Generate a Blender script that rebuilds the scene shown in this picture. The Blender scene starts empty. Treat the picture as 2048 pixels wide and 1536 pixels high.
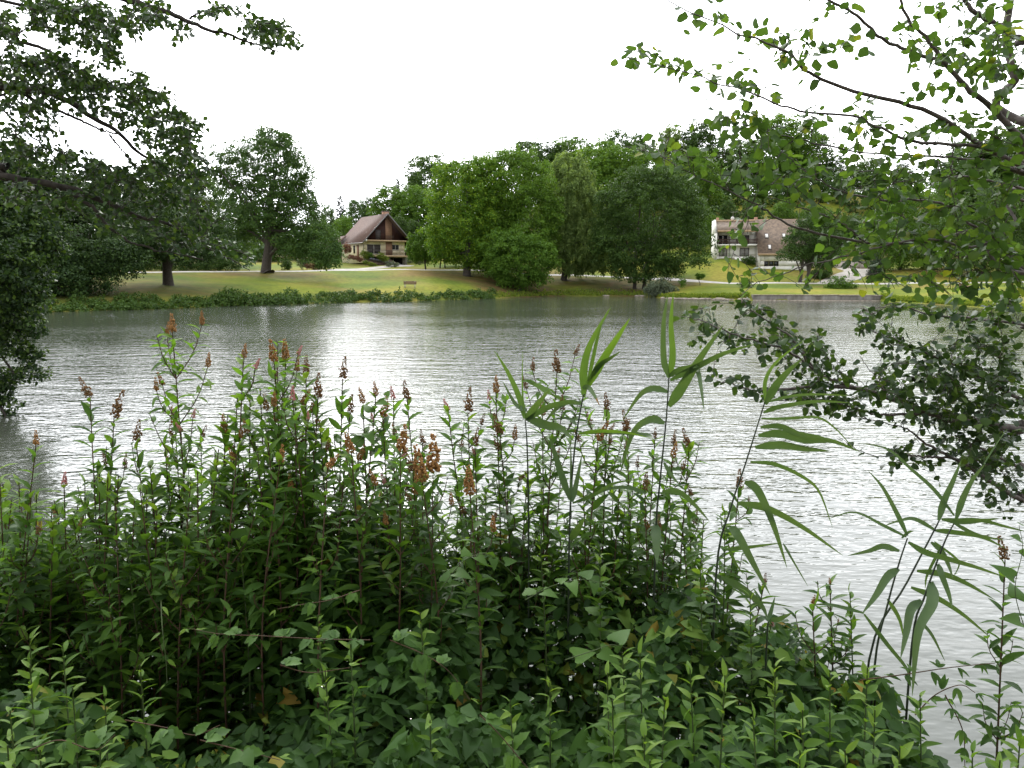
import bpy, math, random
import numpy as np
from mathutils import Vector, Matrix, Quaternion

# ------------------------------------------------------------------ camera, sky, sun
SC = bpy.context.scene
COL = SC.collection
rs = np.random.RandomState(11)
CAMZ = 3.5
F = 1607.0
PITCH = math.atan(218.0 / F)
cd = bpy.data.cameras.new("camera")
cam = bpy.data.objects.new("camera", cd)
COL.objects.link(cam)
cam.location = (0, 0, CAMZ)
cam.rotation_euler = (math.pi / 2 - PITCH, 0, 0)
cd.sensor_width = 36.0
cd.lens = 36.0 * F / 2048.0
cd.clip_start = 0.05
cd.clip_end = 5000
SC.camera = cam

SUN_AZ = math.radians(-10.7)
SUN_EL = math.radians(30)
world = bpy.data.worlds.new("World")
SC.world = world
world.use_nodes = True
wn, wl = world.node_tree.nodes, world.node_tree.links
wn.clear()
wout = wn.new("ShaderNodeOutputWorld")
wbg = wn.new("ShaderNodeBackground")
wsky = wn.new("ShaderNodeTexSky")
wsky.sky_type = 'NISHITA'
wsky.sun_disc = False
wsky.sun_elevation = SUN_EL
wsky.sun_rotation = SUN_AZ
whs = wn.new("ShaderNodeHueSaturation")
whs.inputs['Saturation'].default_value = 0.3
wl.new(wsky.outputs[0], whs.inputs['Color'])
wtc = wn.new("ShaderNodeTexCoord")
wmap = wn.new("ShaderNodeMapping")
wmap.inputs['Scale'].default_value = (1.2, 1.2, 3.0)
wl.new(wtc.outputs['Generated'], wmap.inputs['Vector'])
wno = wn.new("ShaderNodeTexNoise")
wno.inputs['Scale'].default_value = 1.6
wno.inputs['Detail'].default_value = 5
wl.new(wmap.outputs[0], wno.inputs['Vector'])
wcr = wn.new("ShaderNodeValToRGB")
wcr.color_ramp.elements[0].position = 0.3
wcr.color_ramp.elements[0].color = (0.66, 0.69, 0.74, 1)
wcr.color_ramp.elements[1].position = 0.7
wcr.color_ramp.elements[1].color = (0.98, 0.985, 1.0, 1)
wl.new(wno.outputs[0], wcr.inputs[0])
wsc = wn.new("ShaderNodeVectorMath")
wsc.operation = 'SCALE'
wsc.inputs['Scale'].default_value = 20.0          # thick white cloud over the clear sky
wl.new(wcr.outputs[0], wsc.inputs[0])
wmx = wn.new("ShaderNodeMix")
wmx.data_type = 'RGBA'
wmx.inputs[0].default_value = 0.88
wl.new(whs.outputs[0], wmx.inputs[6])
wdot = wn.new("ShaderNodeVectorMath"); wdot.operation = 'DOT_PRODUCT'
wdot.inputs[1].default_value = (math.sin(SUN_AZ) * math.cos(SUN_EL), math.cos(SUN_AZ) * math.cos(SUN_EL), math.sin(SUN_EL))
wl.new(wtc.outputs['Generated'], wdot.inputs[0])
wmr = wn.new("ShaderNodeMapRange"); wmr.interpolation_type = 'SMOOTHSTEP'
wmr.inputs['From Min'].default_value = 0.1; wmr.inputs['From Max'].default_value = 1.05
wmr.inputs['To Min'].default_value = 0.8; wmr.inputs['To Max'].default_value = 2.1
wl.new(wdot.outputs['Value'], wmr.inputs['Value'])
wsc2 = wn.new("ShaderNodeVectorMath"); wsc2.operation = 'SCALE'
wl.new(wsc.outputs[0], wsc2.inputs[0]); wl.new(wmr.outputs[0], wsc2.inputs['Scale'])
wl.new(wsc2.outputs[0], wmx.inputs[7])
wl.new(wmx.outputs[2], wbg.inputs['Color'])
wbg.inputs['Strength'].default_value = 0.15
wl.new(wbg.outputs[0], wout.inputs[0])

sd = bpy.data.lights.new("sun", 'SUN')
sd.energy = 1.5
sd.angle = math.radians(10)
sd.color = (1.0, 0.96, 0.9)
sun = bpy.data.objects.new("sun", sd)
COL.objects.link(sun)
sv = Vector((math.sin(SUN_AZ) * math.cos(SUN_EL), math.cos(SUN_AZ) * math.cos(SUN_EL), math.sin(SUN_EL)))
sun.rotation_euler = sv.to_track_quat('Z', 'Y').to_euler()
sun.location = (0, 0, 60)

SC.view_settings.view_transform = 'Standard'
SC.view_settings.look = 'None'
SC.view_settings.exposure = 0.0
SC.view_settings.gamma = 1.0
SC.view_settings.use_curve_mapping = False
SC.render.engine = 'CYCLES'
SC.cycles.max_bounces = 6
SC.cycles.diffuse_bounces = 3
SC.cycles.glossy_bounces = 2
SC.cycles.transmission_bounces = 4
SC.cycles.use_adaptive_sampling = True
SC.cycles.sample_clamp_indirect = 6.0

# ------------------------------------------------------------------ helpers
CP, SP = math.cos(PITCH), math.sin(PITCH)

def P(px, py, Y):
    """The point at depth Y (metres) that the photograph shows at pixel (px, py)."""
    r = (px - 1024.0) / F
    u = (768.0 - py) / F
    s = Y / (CP + SP * u)
    return np.array((r * s, Y, CAMZ + (-SP + CP * u) * s))

def sstep(a, b, x):
    t = np.clip((np.asarray(x, float) - a) / (b - a), 0, 1)
    return t * t * (3 - 2 * t)

def nrm(v):
    v = np.asarray(v, float)
    return v / np.maximum(np.linalg.norm(v, axis=-1, keepdims=True), 1e-9)

def noise3(p, seed=0):
    """cheap smooth pseudo noise, about -1..1"""
    p = np.asarray(p, float)
    a = np.zeros(p.shape[:-1])
    r = np.random.RandomState(seed + 91)
    for k in range(6):
        d = r.normal(size=3)
        a = a + np.sin(p @ d * (1.0 + 0.35 * k) + r.uniform(0, 6.28))
    return a / 3.2

def mesh(name, V, faces, mat=None, tint=None, smooth=False):
    """faces: an (M,k) array, or a list of such arrays / of tuples"""
    me = bpy.data.meshes.new(name)
    V = np.asarray(V, np.float32)
    if isinstance(faces, np.ndarray):
        fl = faces.reshape(-1).astype(np.int32)
        M, k = faces.shape
        ls = (np.arange(M) * k).astype(np.int32)
        lt = np.full(M, k, np.int32)
    else:
        fl = np.array([i for f in faces for i in f], np.int32)
        lt = np.array([len(f) for f in faces], np.int32)
        ls = np.concatenate(([0], np.cumsum(lt)[:-1])).astype(np.int32)
        M = len(lt)
    me.vertices.add(len(V))
    me.vertices.foreach_set("co", V.reshape(-1))
    me.loops.add(len(fl))
    me.loops.foreach_set("vertex_index", fl)
    me.polygons.add(M)
    me.polygons.foreach_set("loop_start", ls)
    me.polygons.foreach_set("loop_total", lt)
    if smooth:
        me.polygons.foreach_set("use_smooth", np.ones(M, bool))
    if tint is not None:
        a = me.attributes.new("tint", 'FLOAT', 'POINT')
        a.data.foreach_set("value", np.asarray(tint, np.float32))
    me.update(calc_edges=True)
    me.validate()
    if mat is not None:
        me.materials.append(mat)
    return me

def link(name, me, parent=None, M=None):
    o = bpy.data.objects.new(name, me)
    COL.objects.link(o)
    if parent is not None:
        o.parent = parent
    if M is not None:
        o.matrix_basis = M
    return o

def tag(o, label=None, cat=None, group=None, kind=None):
    if label: o['label'] = label
    if cat: o['category'] = cat
    if group: o['group'] = group
    if kind: o['kind'] = kind
    return o

def thing(name, label, cat, loc=(0, 0, 0), rz=0.0, group=None):
    o = bpy.data.objects.new(name, None)
    COL.objects.link(o)
    o.location = loc
    o.rotation_euler = (0, 0, rz)
    o.empty_display_size = 0.2
    return tag(o, label, cat, group)

def copy_tree(o, parent=None):
    c = o.copy()
    COL.objects.link(c)
    c.parent = parent
    for ch in list(o.children):
        copy_tree(ch, c)
    return c

class MB:
    """collects boxes, prisms and tubes into one mesh"""
    def __init__(s):
        s.V, s.F = [], []
    def add(s, V, Fs):
        o = len(s.V)
        s.V += [tuple(v) for v in V]
        s.F += [tuple(i + o for i in f) for f in Fs]
        return s
    def box(s, x0, x1, y0, y1, z0, z1):
        V = [(x, y, z) for z in (z0, z1) for y in (y0, y1) for x in (x0, x1)]
        return s.add(V, [(0, 2, 3, 1), (4, 5, 7, 6), (0, 1, 5, 4), (2, 6, 7, 3), (0, 4, 6, 2), (1, 3, 7, 5)])
    def prism(s, poly, axis, a0, a1):
        """poly: 2-D points in the other two axes, extruded along axis"""
        n = len(poly)
        V = []
        for a in (a0, a1):
            for p in poly:
                q = list(p); q.insert(axis, a); V.append(q)
        Fs = [tuple(range(n))[::-1], tuple(range(n, 2 * n))]
        for i in range(n):
            j = (i + 1) % n
            Fs.append((i, j, n + j, n + i))
        return s.add(V, Fs)
    def tube(s, pts, rad, n=6, cap=True):
        V, Fs = tube_geo(pts, rad, n)
        return s.add(V, Fs)
    def ball(s, c, r, n=8, m=5, sc=(1, 1, 1)):
        V, Fs = [], []
        for j in range(m + 1):
            th = math.pi * j / m
            for i in range(n):
                ph = 2 * math.pi * i / n
                V.append((c[0] + r * sc[0] * math.sin(th) * math.cos(ph), c[1] + r * sc[1] * math.sin(th) * math.sin(ph), c[2] + r * sc[2] * math.cos(th)))
        for j in range(m):
            for i in range(n):
                k = (i + 1) % n
                Fs.append((j * n + i, (j + 1) * n + i, (j + 1) * n + k, j * n + k))
        return s.add(V, Fs)
    def build(s, name, mat, parent=None, smooth=False):
        return link(name, mesh(name, s.V, s.F, mat, None, smooth), parent)

def tube_geo(pts, rad, n=6):
    pts = np.asarray(pts, float)
    K = len(pts)
    rad = np.broadcast_to(np.asarray(rad, float), (K,))
    T = nrm(np.gradient(pts, axis=0))
    up = np.array((0.13, 0.21, 1.0))
    if abs(nrm(pts[-1] - pts[0])[2]) > 0.8:
        up = np.array((1.0, 0.2, 0.05))
    A = nrm(np.cross(T, up))
    B = np.cross(T, A)
    ang = np.arange(n) * 2 * math.pi / n
    V = pts[:, None, :] + rad[:, None, None] * (np.cos(ang)[None, :, None] * A[:, None, :] + np.sin(ang)[None, :, None] * B[:, None, :])
    V = V.reshape(-1, 3)
    Fs = []
    for k in range(K - 1):
        for i in range(n):
            j = (i + 1) % n
            Fs.append((k * n + i, k * n + j, (k + 1) * n + j, (k + 1) * n + i))
    Fs.append(tuple(range(n)))
    Fs.append(tuple(range((K - 1) * n, K * n))[::-1])
    return V, Fs

def crom(pts, n):
    """Catmull-Rom through pts, n samples"""
    p = np.asarray(pts, float)
    if len(p) == 2:
        return p[0] + (p[1] - p[0]) * np.linspace(0, 1, n)[:, None]
    q = np.vstack((2 * p[0] - p[1], p, 2 * p[-1] - p[-2]))
    t = np.linspace(0, len(p) - 1 - 1e-6, n)
    i = t.astype(int)
    f = (t - i)[:, None]
    a, b, c, d = q[i], q[i + 1], q[i + 2], q[i + 3]
    return 0.5 * (2 * b + (c - a) * f + (2 * a - 5 * b + 4 * c - d) * f * f + (3 * b - a - 3 * c + d) * f ** 3)

def bases(d, up):
    """(K,3,3) rotation: columns x = along d, z near up"""
    x = nrm(d)
    z = nrm(up - (up * x).sum(-1, keepdims=True) * x)
    y = np.cross(z, x)
    return np.stack((x, y, z), axis=-1)

def stamp(tv, tf, R, pos, scale):
    """K copies of a template, as verts and an (M,4) face array"""
    K = len(pos)
    V = np.einsum('kij,nj->kni', R * np.asarray(scale).reshape(-1, 1, 1), tv) + pos[:, None, :]
    Fc = tf[None] + (np.arange(K) * len(tv))[:, None, None]
    return V.reshape(-1, 3), Fc.reshape(-1, tf.shape[1])

# ------------------------------------------------------------------ materials
def nt(name):
    m = bpy.data.materials.new(name)
    m.use_nodes = True
    n, l = m.node_tree.nodes, m.node_tree.links
    n.clear()
    out = n.new("ShaderNodeOutputMaterial")
    return m, n, l, out

def ramp(n, cols):
    r = n.new("ShaderNodeValToRGB")
    el = r.color_ramp.elements
    while len(el) < len(cols):
        el.new(0.5)
    for e, (p, c) in zip(el, cols):
        e.position = p
        e.color = (*c, 1)
    return r

def leafmat(name, cols, trans=0.35, rough=0.55, spec=0.12, tcol=1.6, nscale=None):
    """leaf: per-leaf hue from the tint attribute or the object, light passing through"""
    m, n, l, out = nt(name)
    at = n.new("ShaderNodeAttribute"); at.attribute_name = "tint"
    oi = n.new("ShaderNodeObjectInfo")
    ad = n.new("ShaderNodeMath"); ad.operation = 'ADD'
    l.new(at.outputs['Fac'], ad.inputs[0]); l.new(oi.outputs['Random'], ad.inputs[1])
    fr = n.new("ShaderNodeMath"); fr.operation = 'FRACT'
    l.new(ad.outputs[0], fr.inputs[0])
    if not nscale:
        src = fr.outputs[0]
    else:
        tc = n.new("ShaderNodeTexCoord")
        no = n.new("ShaderNodeTexNoise"); no.inputs['Scale'].default_value = nscale; no.inputs['Detail'].default_value = 2
        l.new(tc.outputs['Object'], no.inputs['Vector'])
        mx = n.new("ShaderNodeMath"); mx.operation = 'MULTIPLY_ADD'
        mx.inputs[1].default_value = 0.5
        l.new(fr.outputs[0], mx.inputs[0])
        n2 = n.new("ShaderNodeMath"); n2.operation = 'MULTIPLY_ADD'; n2.inputs[1].default_value = 1.2; n2.inputs[2].default_value = -0.35
        l.new(no.outputs[0], n2.inputs[0])
        l.new(n2.outputs[0], mx.inputs[2])
        src = mx.outputs[0]
    r = ramp(n, cols)
    l.new(src, r.inputs[0])
    bs = n.new("ShaderNodeBsdfPrincipled")
    bs.inputs['Roughness'].default_value = rough
    bs.inputs['Specular IOR Level'].default_value = spec
    l.new(r.outputs[0], bs.inputs['Base Color'])
    tr = n.new("ShaderNodeBsdfTranslucent")
    vm = n.new("ShaderNodeVectorMath"); vm.operation = 'MULTIPLY'
    vm.inputs[1].default_value = (tcol * 1.15, tcol * 1.1, tcol * 0.5)
    l.new(r.outputs[0], vm.inputs[0]); l.new(vm.outputs[0], tr.inputs[0])
    mi = n.new("ShaderNodeMixShader"); mi.inputs[0].default_value = trans
    l.new(bs.outputs[0], mi.inputs[1]); l.new(tr.outputs[0], mi.inputs[2])
    l.new(mi.outputs[0], out.inputs[0])
    return m

def mat(name, c1, c2=None, scale=4.0, rough=0.8, bump=0.0, detail=4, spec=0.3, stretch=(1, 1, 1), lo=0.35, hi=0.65):
    m, n, l, out = nt(name)
    bs = n.new("ShaderNodeBsdfPrincipled")
    bs.inputs['Roughness'].default_value = rough
    bs.inputs['Specular IOR Level'].default_value = spec
    c2 = c2 or tuple(x * 0.75 for x in c1)
    tc = n.new("ShaderNodeTexCoord")
    mp = n.new("ShaderNodeMapping"); mp.inputs['Scale'].default_value = stretch
    l.new(tc.outputs['Object'], mp.inputs[0])
    no = n.new("ShaderNodeTexNoise"); no.inputs['Scale'].default_value = scale; no.inputs['Detail'].default_value = detail
    l.new(mp.outputs[0], no.inputs['Vector'])
    r = ramp(n, [(lo, c2), (hi, c1)])
    l.new(no.outputs[0], r.inputs[0]); l.new(r.outputs[0], bs.inputs['Base Color'])
    if bump:
        b = n.new("ShaderNodeBump"); b.inputs['Strength'].default_value = bump; b.inputs['Distance'].default_value = 0.02
        l.new(no.outputs[0], b.inputs['Height']); l.new(b.outputs[0], bs.inputs['Normal'])
    l.new(bs.outputs[0], out.inputs[0])
    return m

def glassmat(name, c=(0.02, 0.022, 0.025)):
    m, n, l, out = nt(name)
    bs = n.new("ShaderNodeBsdfPrincipled")
    bs.inputs['Base Color'].default_value = (*c, 1)
    bs.inputs['Roughness'].default_value = 0.08
    l.new(bs.outputs[0], out.inputs[0])
    return m

def watermat():
    m, n, l, out = nt("lake_water")
    geo = n.new("ShaderNodeNewGeometry")
    eps = 0.012
    comb = []
    def height(off):
        va = n.new("ShaderNodeVectorMath"); va.operation = 'ADD'
        va.inputs[1].default_value = off
        l.new(geo.outputs['Position'], va.inputs[0])
        tot = None
        for sc, amp, st, det in ((5.5, 0.031, 0.5, 2.0), (1.2, 0.048, 0.45, 1.0), (17.0, 0.0045, 0.6, 1.0)):
            mp = n.new("ShaderNodeMapping")
            mp.inputs['Scale'].default_value = (sc * st, sc, sc)
            mp.inputs['Rotation'].default_value = (0, 0, 0.12 if sc > 2 else -0.2)
            l.new(va.outputs[0], mp.inputs[0])
            no = n.new("ShaderNodeTexNoise"); no.inputs['Scale'].default_value = 1.0
            no.inputs['Detail'].default_value = det
            l.new(mp.outputs[0], no.inputs['Vector'])
            mu = n.new("ShaderNodeMath"); mu.operation = 'MULTIPLY_ADD'
            mu.inputs[1].default_value = amp
            l.new(no.outputs[0], mu.inputs[0])
            if tot is None: mu.inputs[2].default_value = 0
            else: l.new(tot, mu.inputs[2])
            tot = mu.outputs[0]
        return tot
    h0, hx, hy = height((0, 0, 0)), height((eps, 0, 0)), height((0, eps, 0))
    # wind: calmer close to the near bank, patches of stronger ripple further out
    sx = n.new("ShaderNodeSeparateXYZ"); l.new(geo.outputs['Position'], sx.inputs[0])
    mr = n.new("ShaderNodeMapRange")
    mr.inputs['From Min'].default_value = 5; mr.inputs['From Max'].default_value = 13
    mr.inputs['To Min'].default_value = 0.38; mr.inputs['To Max'].default_value = 1.0
    l.new(sx.outputs['Y'], mr.inputs['Value'])
    wp = n.new("ShaderNodeTexNoise"); wp.inputs['Scale'].default_value = 0.05; wp.inputs['Detail'].default_value = 2
    wm = n.new("ShaderNodeMapping"); wm.inputs['Scale'].default_value = (0.6, 1.5, 1)
    l.new(geo.outputs['Position'], wm.inputs[0]); l.new(wm.outputs[0], wp.inputs['Vector'])
    wr = n.new("ShaderNodeMapRange")
    wr.inputs['From Min'].default_value = 0.35; wr.inputs['From Max'].default_value = 0.65
    wr.inputs['To Min'].default_value = 0.7; wr.inputs['To Max'].default_value = 1.15
    l.new(wp.outputs[0], wr.inputs['Value'])
    am = n.new("ShaderNodeMath"); am.operation = 'MULTIPLY'
    l.new(mr.outputs[0], am.inputs[0]); l.new(wr.outputs[0], am.inputs[1])
    cx = n.new("ShaderNodeCombineXYZ")
    for h, k in ((hx, 0), (hy, 1)):
        su = n.new("ShaderNodeMath"); su.operation = 'SUBTRACT'
        l.new(h0, su.inputs[0]); l.new(h, su.inputs[1])
        dv = n.new("ShaderNodeMath"); dv.operation = 'MULTIPLY'; dv.inputs[1].default_value = 1 / eps
        l.new(su.outputs[0], dv.inputs[0])
        d2 = n.new("ShaderNodeMath"); d2.operation = 'MULTIPLY'
        l.new(dv.outputs[0], d2.inputs[0]); l.new(am.outputs[0], d2.inputs[1])
        l.new(d2.outputs[0], cx.inputs[k])
    cx.inputs[2].default_value = 1.0
    nv = n.new("ShaderNodeVectorMath"); nv.operation = 'NORMALIZE'
    l.new(cx.outputs[0], nv.inputs[0])
    bs = n.new("ShaderNodeBsdfPrincipled")
    bs.inputs['Base Color'].default_value = (0.05, 0.056, 0.042, 1)
    bs.inputs['Roughness'].default_value = 0.06
    bs.inputs['IOR'].default_value = 1.333
    l.new(nv.outputs[0], bs.inputs['Normal'])
    l.new(bs.outputs[0], out.inputs[0])
    return m

def groundmat():
    m, n, l, out = nt("ground_grass")
    geo = n.new("ShaderNodeNewGeometry")
    def noise(sc, det=4):
        no = n.new("ShaderNodeTexNoise"); no.inputs['Scale'].default_value = sc; no.inputs['Detail'].default_value = det
        l.new(geo.outputs['Position'], no.inputs['Vector']); return no.outputs[0]
    r1 = ramp(n, [(0.36, (0.075, 0.115, 0.012)), (0.52, (0.135, 0.16, 0.016)), (0.66, (0.21, 0.19, 0.03))])
    l.new(noise(0.09, 5), r1.inputs[0])
    r2 = ramp(n, [(0.53, (0, 0, 0)), (0.72, (1, 1, 1))])
    l.new(noise(0.05, 6), r2.inputs[0])
    mx = n.new("ShaderNodeMix"); mx.data_type = 'RGBA'
    l.new(r2.outputs[0], mx.inputs[0]); l.new(r1.outputs[0], mx.inputs[6])
    mx.inputs[7].default_value = (0.17, 0.105, 0.04, 1)
    r3 = ramp(n, [(0.3, (0.72, 0.72, 0.72)), (0.7, (1.15, 1.15, 1.15))])
    l.new(noise(1.6, 6), r3.inputs[0])
    mm = n.new("ShaderNodeMix"); mm.data_type = 'RGBA'; mm.blend_type = 'MULTIPLY'; mm.inputs[0].default_value = 1
    l.new(mx.outputs[2], mm.inputs[6]); l.new(r3.outputs[0], mm.inputs[7])
    # brown ground by attribute: dry under trees, painted shade on the left-bank grass
    at = n.new("ShaderNodeAttribute"); at.attribute_name = "tint"
    r4 = ramp(n, [(0.35, (0.045, 0.05, 0.014)), (0.62, (0.10, 0.062, 0.026))])
    l.new(noise(0.5, 6), r4.inputs[0])
    no5 = noise(0.35, 6)
    a5 = n.new("ShaderNodeMath"); a5.operation = 'MULTIPLY_ADD'; a5.inputs[1].default_value = 1.4; a5.inputs[2].default_value = -0.7
    l.new(no5, a5.inputs[0])
    a6 = n.new("ShaderNodeMath"); a6.operation = 'ADD'; a6.use_clamp = True
    l.new(at.outputs['Fac'], a6.inputs[0]); l.new(a5.outputs[0], a6.inputs[1])
    a7 = n.new("ShaderNodeMath"); a7.operation = 'MULTIPLY'; a7.use_clamp = True
    l.new(a6.outputs[0], a7.inputs[0]); l.new(at.outputs['Fac'], a7.inputs[1])
    m2 = n.new("ShaderNodeMix"); m2.data_type = 'RGBA'
    l.new(a7.outputs[0], m2.inputs[0]); l.new(mm.outputs[2], m2.inputs[6]); l.new(r4.outputs[0], m2.inputs[7])
    bs = n.new("ShaderNodeBsdfPrincipled"); bs.inputs['Roughness'].default_value = 0.95
    bs.inputs['Specular IOR Level'].default_value = 0.1
    l.new(m2.outputs[2], bs.inputs['Base Color'])
    b = n.new("ShaderNodeBump"); b.inputs['Strength'].default_value = 0.5; b.inputs['Distance'].default_value = 0.1
    l.new(noise(3.0, 5), b.inputs['Height']); l.new(b.outputs[0], bs.inputs['Normal'])
    l.new(bs.outputs[0], out.inputs[0])
    return m

M_water, M_ground = watermat(), groundmat()
M_bark = mat("bark_grey", (0.085, 0.072, 0.06), (0.035, 0.03, 0.025), 8, 0.9, 0.6, stretch=(3, 3, 0.7))
M_barkd = mat("bark_dark", (0.05, 0.042, 0.035), (0.02, 0.017, 0.014), 14, 0.9, 0.5)
M_twig = mat("twig_bark", (0.06, 0.045, 0.035), (0.03, 0.022, 0.018), 40, 0.8)
M_barkr = mat("alder_twig_bark", (0.13, 0.11, 0.10), (0.05, 0.04, 0.035), 30, 0.7)
M_path = mat("pale_gravel_path", (0.42, 0.40, 0.37), (0.32, 0.30, 0.28), 1.2, 0.95)
M_drive = mat("gravel_drive", (0.38, 0.35, 0.31), (0.26, 0.24, 0.21), 0.8, 0.95)
ORD = ["first", "second", "third", "fourth", "fifth", "sixth", "seventh", "eighth", "ninth", "tenth", "eleventh", "twelfth"]
def ordinal(k):
    """k from 0: the words for its place in a row"""
    tens = ["", "", "twenty", "thirty", "forty"]
    teen = ["tenth", "eleventh", "twelfth", "thirteenth", "fourteenth", "fifteenth", "sixteenth", "seventeenth", "eighteenth", "nineteenth"]
    k += 1
    if k < 10: return ORD[k - 1]
    if k < 20: return teen[k - 10]
    return tens[k // 10] + ("-" + ORD[k % 10 - 1] if k % 10 else "")
# ------------------------------------------------------------------ ground and lake
def az_of(px):
    return math.degrees(math.atan(((px - 1024) / F) / 1.009))
_near = [(0.0, 1.95), (1.4, 1.88), (2.9, 1.15), (4.4, 0.0), (7.0, -1.0)]
_cols = []
def _front(px, S, *k, far=16.0):
    az = az_of(px); c = math.cos(math.radians(az))
    pts = _near + [(S - 6, -1.0), (S, 0.0)] + list(k) + [(1800, far)]
    _cols.append((az, [(a / c if i > 4 else a, z) for i, (a, z) in enumerate(pts)]))
def _side(az, *k):
    _cols.append((az, list(k)))
_land = [(0.0, 1.95), (1.4, 1.95), (4, 2.0), (7, 2.1), (10, 2.2), (14, 2.3), (20, 2.4), (30, 2.6), (45, 3.0), (60, 3.4), (90, 4.5), (120, 6), (160, 8), (300, 12), (1800, 18)]
_side(-180, *_land); _side(-110, *_land)
_side(-80, (0.0, 1.95), (1.4, 1.9), (10, 1.5), (18, 0.3), (20, 0.2), (30, 0.2), (36, 0.4), (40, 1), (50, 2), (70, 3), (100, 5), (140, 7), (200, 9), (320, 12), (1800, 16))
_side(-50, (0.0, 1.95), (1.4, 1.9), (13, 1.4), (24, 0.0), (28, -1), (50, -1), (60, 0), (64, 1), (80, 2.5), (105, 4), (150, 6), (190, 8), (240, 10), (320, 12), (1800, 16))
_side(-38.5, (0.0, 1.95), (1.4, 1.9), (8, 1.2), (15, 0.0), (19, -1), (60, -1), (70, 0), (75, 1), (95, 2.4), (120, 4), (165, 5.5), (200, 8), (250, 10), (330, 12), (1800, 16))
_front(-60, 68, (73, 1.0), (90, 2.2), (112, 3.9), (150, 5), (190, 7), (240, 9), (320, 12))
_front(0, 74, (78, 1.0), (92, 2.2), (113, 3.9), (150, 5), (190, 7), (240, 9), (320, 12))
_front(300, 83, (87, 1.2), (100, 2.5), (120, 3.9), (160, 5.2), (195, 7), (240, 9), (320, 12))
_front(530, 95, (99, 1.0), (113, 2.3), (131, 4.05), (165, 5.5), (195, 7), (240, 10), (320, 14))
_front(700, 104, (107, 0.9), (116, 1.9), (139, 4.2), (168, 5.8), (195, 8), (240, 13), (320, 18))
_front(820, 108, (111, 0.9), (117, 1.9), (141, 4.3), (166, 5.5), (195, 9), (240, 16), (320, 20))
_front(930, 117, (120, 0.8), (129, 2.3), (145, 4.3), (165, 5.6), (195, 11), (240, 19), (320, 26))
_front(1127, 134, (136, 0.5), (143, 1.8), (154, 3.5), (172, 5.5), (200, 12), (240, 22), (320, 30), far=24)
_front(1290, 133, (135, 0.5), (139, 1.1), (149, 2.7), (165, 5.2), (200, 12), (240, 24), (320, 33), far=26)
_front(1340, 119, (120.5, 0.4), (128, 1.1), (143, 2.5), (162, 6.0), (200, 13), (240, 26), (320, 34), far=26)
_front(1400, 116, (117, 0.4), (126, 1.2), (140, 2.3), (156, 6.3), (198, 13), (240, 26.5), (320, 34), far=26)
_front(1465, 113, (113.5, 0.55), (124, 1.3), (138, 2.2), (154, 6.7), (195, 13), (240, 26.5), (320, 34), far=26)
_front(1525, 112, (112.5, 0.82), (122, 1.4), (136, 2.15), (154, 4.9), (195, 12), (240, 26.5), (320, 34), far=26)
_front(1750, 112, (112.5, 0.85), (120, 1.3), (133, 2.1), (158, 4.6), (195, 11), (240, 27), (320, 34), far=26)
_front(1800, 105, (107, 0.5), (117, 1.4), (131, 2.1), (158, 5.0), (195, 12), (240, 27), (320, 34), far=26)
_front(1920, 92, (95, 0.4), (112, 1.5), (130, 2.2), (158, 5.5), (195, 12), (240, 27), (320, 34), far=26)
_front(2060, 76, (80, 0.4), (105, 1.5), (130, 2.4), (160, 6), (195, 12), (240, 27), (320, 34), far=26)
_side(45, (0.0, 1.95), (1.4, 1.9), (3.2, 1.1), (5, 0), (8, -1), (62, -1), (70, 0), (74, 0.6), (100, 2), (130, 3), (170, 7), (200, 12), (250, 26), (330, 34), (1800, 26))
_side(75, (0.0, 1.95), (1.4, 1.9), (4, 1.3), (8, 0), (10, -1), (30, -1), (38, 0), (42, 0.6), (60, 2), (90, 3), (130, 6), (180, 10), (250, 20), (330, 30), (1800, 26))
_side(110, *_land); _side(180, *_land)
_az = np.array([c[0] for c in _cols])
_kr = np.array([[k[0] for k in c[1]] for c in _cols])
_kz = np.array([[k[1] for k in c[1]] for c in _cols])

def H(x, y):
    x = np.atleast_1d(np.asarray(x, float)); y = np.atleast_1d(np.asarray(y, float))
    x, y = np.broadcast_arrays(x, y)
    sh = x.shape; x = x.ravel(); y = y.ravel()
    az = np.degrees(np.arctan2(x, y)); r = np.hypot(x, y)
    i = np.clip(np.searchsorted(_az, az) - 1, 0, len(_az) - 2)
    t = ((az - _az[i]) / (_az[i + 1] - _az[i])); t = t * t * (3 - 2 * t) * 0.5 + t * 0.5
    kr = _kr[i] * (1 - t)[:, None] + _kr[i + 1] * t[:, None]
    kz = _kz[i] * (1 - t)[:, None] + _kz[i + 1] * t[:, None]
    j = np.clip((kr <= r[:, None]).sum(1) - 1, 0, kr.shape[1] - 2)
    a = np.arange(len(r))
    u = np.clip((r - kr[a, j]) / (kr[a, j + 1] - kr[a, j]), 0, 1)
    u = 0.5 * u + 0.5 * u * u * (3 - 2 * u)
    z = kz[a, j] * (1 - u) + kz[a, j + 1] * u
    z = z + np.where(r > 90, 0.10, 0.04) * noise3(np.stack((x, y, 0 * x), -1) * np.where(r > 90, 0.25, 1.3)[:, None], 3) * np.where(z > 0.5, 1, 0.3)
    return z.reshape(sh)
def h1(x, y):
    return float(H(x, y)[0])

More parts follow.
